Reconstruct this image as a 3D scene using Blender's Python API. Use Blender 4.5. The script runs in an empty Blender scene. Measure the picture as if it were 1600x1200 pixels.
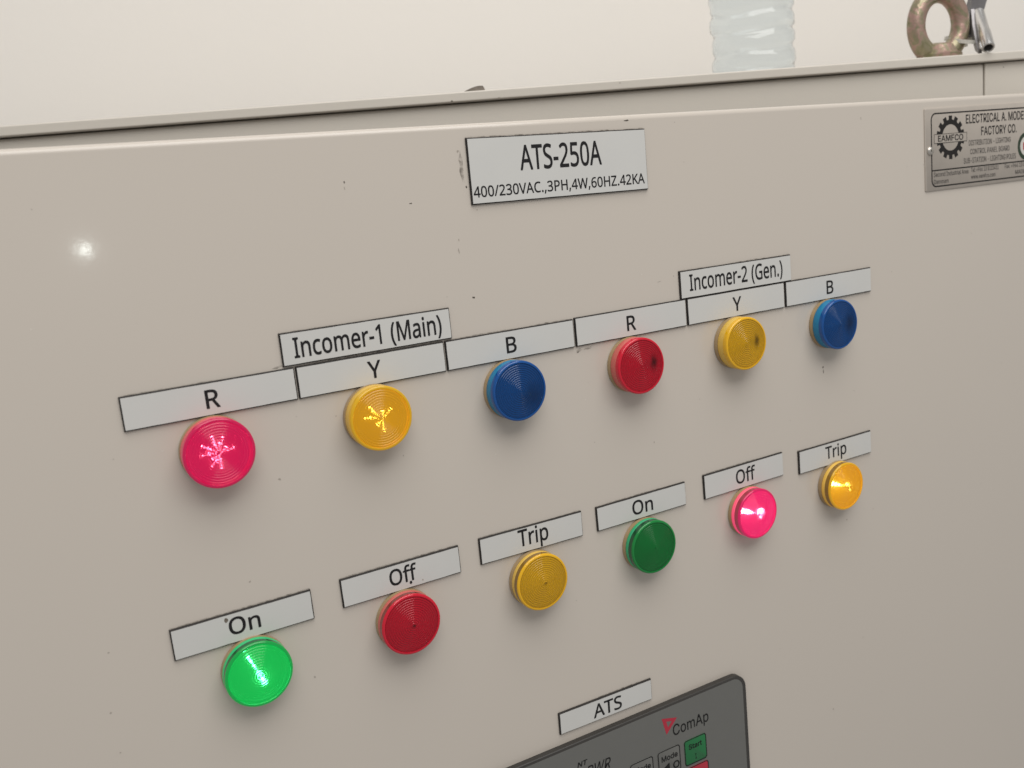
import bpy, bmesh, math, random, json
from mathutils import Vector, Matrix
from mathutils.geometry import tessellate_polygon
random.seed(7)
PI = math.pi
sc = bpy.context.scene
COL = sc.collection

# ------------------------------------------------------------------ camera
S = 0.07                                   # one lamp spacing on the door = 70 mm
CX, CY, CD = -0.47861, -0.44629, 5.53761   # camera in door units: right, down, distance from the door
cam_d = bpy.data.cameras.new('camera')
cam_d.sensor_width = 36.0
cam_d.lens = 36.0 * 1466.245 / 1600.0
cam_d.dof.use_dof = True
cam_d.dof.focus_distance = 0.46
cam_d.dof.aperture_fstop = 14.0
cam_d.clip_start = 0.01
cam_d.clip_end = 50.0
cam = bpy.data.objects.new('camera', cam_d)
COL.objects.link(cam)
right = Vector((0.86983461, -0.48338915, -0.09860364))
fwd = Vector((0.46061336, 0.86732705, -0.1886243))
up = right.cross(fwd)
M = Matrix((( right.x, up.x, -fwd.x), (right.y, up.y, -fwd.y), (right.z, up.z, -fwd.z))).to_4x4()
M.translation = Vector((CX * S, -CD * S, -CY * S))
cam.matrix_world = M
sc.camera = cam

# ------------------------------------------------------------------ room light
world = bpy.data.worlds.new('World')
sc.world = world
world.use_nodes = True
bg = world.node_tree.nodes['Background']
bg.inputs['Color'].default_value = (1.0, 0.985, 0.96, 1)
bg.inputs['Strength'].default_value = 0.36

def area(name, loc, target, size, power, color):
    d = bpy.data.lights.new(name, 'AREA')
    d.shape = 'RECTANGLE'; d.size = size[0]; d.size_y = size[1]
    d.energy = power; d.color = color
    o = bpy.data.objects.new(name, d); COL.objects.link(o)
    o.location = loc
    o.rotation_euler = (Vector(target) - Vector(loc)).to_track_quat('-Z', 'Y').to_euler()
    return o
# ceiling fitting above and in front of the cabinet
area('ceiling_light', (0.22, -0.80, 1.30), (0.2, 0.1, -0.1), (1.7, 1.30), 27.5, (1.0, 0.985, 0.955))
# small bare lamp behind the photographer, mirrored in the gloss paint at the left of the door
pl = bpy.data.lights.new('torch_light', 'POINT')
pl.energy = 0.24; pl.shadow_soft_size = 0.0045; pl.color = (0.93, 1.0, 0.95)
po = bpy.data.objects.new('torch_light', pl); COL.objects.link(po)
po.location = (0.0954, -1.2, 0.0258)

sc.view_settings.view_transform = 'Standard'
sc.view_settings.look = 'None'
sc.view_settings.exposure = 0.0
sc.view_settings.gamma = 1.0
sc.view_settings.use_curve_mapping = False
sc.render.engine = 'CYCLES'
sc.cycles.use_denoising = True
sc.cycles.max_bounces = 8
sc.cycles.transmission_bounces = 8
sc.cycles.transparent_max_bounces = 12
sc.cycles.sample_clamp_indirect = 1.5
sc.cycles.sample_clamp_direct = 14.0

# ------------------------------------------------------------------ materials
def mat(name, color, rough=0.5, metal=0.0, spec=0.5, coat=0.0, coat_rough=0.05, trans=0.0, ior=1.5,
        emit=None, emit_s=0.0, sss=0.0, bump=None, mottle=None, alpha=1.0):
    m = bpy.data.materials.new(name); m.use_nodes = True
    nt = m.node_tree; b = nt.nodes['Principled BSDF']
    b.inputs['Base Color'].default_value = (*color, 1)
    b.inputs['Roughness'].default_value = rough
    b.inputs['Metallic'].default_value = metal
    b.inputs['Specular IOR Level'].default_value = spec
    b.inputs['Coat Weight'].default_value = coat
    b.inputs['Coat Roughness'].default_value = coat_rough
    b.inputs['Transmission Weight'].default_value = trans
    b.inputs['IOR'].default_value = ior
    b.inputs['Alpha'].default_value = alpha
    if sss:
        b.inputs['Subsurface Weight'].default_value = sss
        b.inputs['Subsurface Radius'].default_value = (0.004, 0.003, 0.002)
        b.inputs['Subsurface Scale'].default_value = 0.5
    if emit:
        b.inputs['Emission Color'].default_value = (*emit, 1)
        b.inputs['Emission Strength'].default_value = emit_s
    tc = nt.nodes.new('ShaderNodeTexCoord')
    if mottle:                         # (scale, amount, second colour)
        nz = nt.nodes.new('ShaderNodeTexNoise'); nz.inputs['Scale'].default_value = mottle[0]
        nz.inputs['Detail'].default_value = 5
        nt.links.new(tc.outputs['Object'], nz.inputs['Vector'])
        rp = nt.nodes.new('ShaderNodeValToRGB')
        rp.color_ramp.elements[0].position = 0.5 - mottle[1]; rp.color_ramp.elements[1].position = 0.5 + mottle[1]
        rp.color_ramp.elements[0].color = (*color, 1); rp.color_ramp.elements[1].color = (*mottle[2], 1)
        nt.links.new(nz.outputs['Fac'], rp.inputs['Fac'])
        nt.links.new(rp.outputs['Color'], b.inputs['Base Color'])
    prev = None
    for (scale, strength, dist) in (bump or []):
        nz = nt.nodes.new('ShaderNodeTexNoise'); nz.inputs['Scale'].default_value = scale
        nz.inputs['Detail'].default_value = 2
        nt.links.new(tc.outputs['Object'], nz.inputs['Vector'])
        bp = nt.nodes.new('ShaderNodeBump'); bp.inputs['Strength'].default_value = strength
        bp.inputs['Distance'].default_value = dist
        nt.links.new(nz.outputs['Fac'], bp.inputs['Height'])
        if prev: nt.links.new(prev.outputs['Normal'], bp.inputs['Normal'])
        prev = bp
    if prev:
        nt.links.new(prev.outputs['Normal'], b.inputs['Normal'])
        if coat: nt.links.new(prev.outputs['Normal'], b.inputs['Coat Normal'])
    return m

M_PAINT = mat('beige_powder_paint', (0.577, 0.521, 0.462), rough=0.28, spec=0.35, coat=0.35, coat_rough=0.068,
              bump=[(330, 0.005, 0.0012), (45, 0.003, 0.003)], mottle=(9, 0.35, (0.568, 0.514, 0.456)))
M_PAINT2 = mat('beige_cabinet_paint', (0.60, 0.56, 0.50), rough=0.42, spec=0.35,
               bump=[(330, 0.012, 0.0012)], mottle=(12, 0.3, (0.585, 0.545, 0.488)))
M_WALL = mat('white_wall_paint', (0.795, 0.758, 0.712), rough=0.8, bump=[(120, 0.08, 0.002)],
             mottle=(5, 0.3, (0.785, 0.752, 0.71)))
M_DARK = mat('dark_inside', (0.05, 0.045, 0.04), rough=0.8)
M_WHITE = mat('engraving_white', (0.60, 0.593, 0.572), rough=0.42, spec=0.4, mottle=(60, 0.3, (0.58, 0.574, 0.555)), bump=[(300, 0.02, 0.001)])
M_BLACK = mat('engraving_black', (0.02, 0.018, 0.017), rough=0.65, spec=0.25, mottle=(240, 0.25, (0.035, 0.03, 0.027)))
M_INK = mat('engraved_letter', (0.016, 0.015, 0.016), rough=0.75, spec=0.2)
M_CHIP = mat('chip_brown', (0.045, 0.035, 0.026), rough=0.8, mottle=(900, 0.2, (0.12, 0.1, 0.08)))
M_CHIPL = mat('chip_grey', (0.30, 0.265, 0.23), rough=0.8, mottle=(900, 0.2, (0.42, 0.37, 0.32)))
M_FLAKE = mat('flake_brown', (0.10, 0.08, 0.062), rough=0.7, mottle=(400, 0.2, (0.19, 0.16, 0.13)))

def residue_mat():
    m = bpy.data.materials.new('glue_residue'); m.use_nodes = True
    nt = m.node_tree; b = nt.nodes['Principled BSDF']
    b.inputs['Base Color'].default_value = (0.13, 0.11, 0.09, 1); b.inputs['Roughness'].default_value = 0.8
    tc = nt.nodes.new('ShaderNodeTexCoord')
    nz = nt.nodes.new('ShaderNodeTexNoise'); nz.inputs['Scale'].default_value = 420; nz.inputs['Detail'].default_value = 6
    nt.links.new(tc.outputs['Object'], nz.inputs['Vector'])
    rp = nt.nodes.new('ShaderNodeValToRGB')
    rp.color_ramp.elements[0].position = 0.42; rp.color_ramp.elements[1].position = 0.72
    rp.color_ramp.elements[0].color = (0.08, 0.08, 0.08, 1); rp.color_ramp.elements[1].color = (0.6, 0.6, 0.6, 1)
    nt.links.new(nz.outputs['Fac'], rp.inputs['Fac']); nt.links.new(rp.outputs['Color'], b.inputs['Alpha'])
    return m
M_RES = residue_mat()

# ------------------------------------------------------------------ helpers
def tag(o, label=None, cat=None, group=None, kind=None):
    if label: o['label'] = label
    if cat: o['category'] = cat
    if group: o['group'] = group
    if kind: o['kind'] = kind
    return o
def empty(name, loc=(0, 0, 0), rot=(0, 0, 0)):
    o = bpy.data.objects.new(name, None); COL.objects.link(o)
    o.empty_display_size = 0.01
    o.location = loc; o.rotation_euler = rot
    return o
def link(name, me, m, parent=None, loc=(0, 0, 0), rot=(0, 0, 0)):
    o = bpy.data.objects.new(name, me); COL.objects.link(o)
    if m is not None and not me.materials: me.materials.append(m)
    o.parent = parent; o.location = loc; o.rotation_euler = rot
    return o
def bm_mesh(name, bm, smooth=False, angle=None):
    bmesh.ops.recalc_face_normals(bm, faces=bm.faces[:])
    me = bpy.data.meshes.new(name); bm.to_mesh(me); bm.free()
    if smooth:
        for p in me.polygons: p.use_smooth = True
        if angle: me.set_sharp_from_angle(angle=math.radians(angle))
    return me
def box_mesh(name, x0, x1, y0, y1, z0, z1, bev=0.0, seg=2):
    bm = bmesh.new()
    vs = [bm.verts.new(p) for p in ((x0,y0,z0),(x1,y0,z0),(x1,y1,z0),(x0,y1,z0),(x0,y0,z1),(x1,y0,z1),(x1,y1,z1),(x0,y1,z1))]
    for f in ((0,1,2,3),(4,5,6,7),(0,1,5,4),(1,2,6,5),(2,3,7,6),(3,0,4,7)): bm.faces.new([vs[i] for i in f])
    bmesh.ops.recalc_face_normals(bm, faces=bm.faces[:])
    if bev: bmesh.ops.bevel(bm, geom=bm.edges[:], offset=bev, segments=seg, profile=0.5, affect='EDGES')
    me = bm_mesh(name, bm, smooth=bool(bev), angle=50)
    for p in me.polygons:                 # keep the big flats truly flat
        if max(abs(c) for c in p.normal) > 0.9999: p.use_smooth = False
    return me
def lathe(name, prof, n=96, closed=False, angle=None, ribs=None):
    """prof: list of (r, z). ribs: (count, depth, z0, z1) gives a fluted side."""
    bm = bmesh.new(); rings = []
    for (r, z) in prof:
        if r <= 1e-9: rings.append([bm.verts.new((0, 0, z))]); continue
        ring = []
        for i in range(n):
            a = 2 * PI * i / n
            rr = r
            if ribs and ribs[2] <= z <= ribs[3]: rr = r - (ribs[1] if i % 2 else 0)
            ring.append(bm.verts.new((rr * math.cos(a), rr * math.sin(a), z)))
        rings.append(ring)
    pairs = list(zip(rings[:-1], rings[1:]))
    if closed: pairs.append((rings[-1], rings[0]))
    for A, B in pairs:
        if len(A) == 1 and len(B) == 1: continue
        for i in range(n):
            j = (i + 1) % n
            if len(A) == 1: bm.faces.new((A[0], B[i], B[j]))
            elif len(B) == 1: bm.faces.new((A[i], A[j], B[0]))
            else: bm.faces.new((A[i], A[j], B[j], B[i]))
    return bm_mesh(name, bm, True, angle)
def sweep(name, pts, rad, n=16, closed=False, flat=None, cap=True):
    """tube along pts; rad a number or list; flat=(w, h) for a rectangular band section."""
    bm = bmesh.new(); N = len(pts); pts = [Vector(p) for p in pts]; rings = []
    ref = None
    for k in range(N):
        a = pts[(k - 1) % N] if (closed or k) else pts[0]
        b = pts[(k + 1) % N] if (closed or k < N - 1) else pts[-1]
        t = (b - a).normalized()
        if ref is None:
            ref = Vector((0, 0, 1)) if abs(t.z) < 0.9 else Vector((1, 0, 0))
        u = (ref - t * ref.dot(t)).normalized(); w = t.cross(u); ref = u
        r = rad[k] if isinstance(rad, (list, tuple)) else rad
        ring = []
        if flat:
            for (p, q) in ((-1, -1), (1, -1), (1, 1), (-1, 1)):
                f = r if isinstance(rad, (list, tuple)) else 1
                ring.append(bm.verts.new(pts[k] + u * p * flat[0] * f / 2 + w * q * flat[1] / 2))
        else:
            for i in range(n):
                an = 2 * PI * i / n
                ring.append(bm.verts.new(pts[k] + (u * math.cos(an) + w * math.sin(an)) * r))
        rings.append(ring)
    m = len(rings[0])
    for k in range(N if closed else N - 1):
        A, B = rings[k], rings[(k + 1) % N]
        for i in range(m):
            bm.faces.new((A[i], A[(i + 1) % m], B[(i + 1) % m], B[i]))
    if cap and not closed:
        bm.faces.new(rings[0]); bm.faces.new(rings[-1])
    return bm_mesh(name, bm, True, 40)

# door units (x right, y down, d out of the door) -> metres
def W(x, y, d=0.0): return Vector((S * x, -S * d, -S * y))
def lift(x, y, d):                   # a point sighted at the door skin, carried out along the sight line to height d
    k = d / CD
    return x + (CX - x) * k, y + (CY - y) * k

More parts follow.
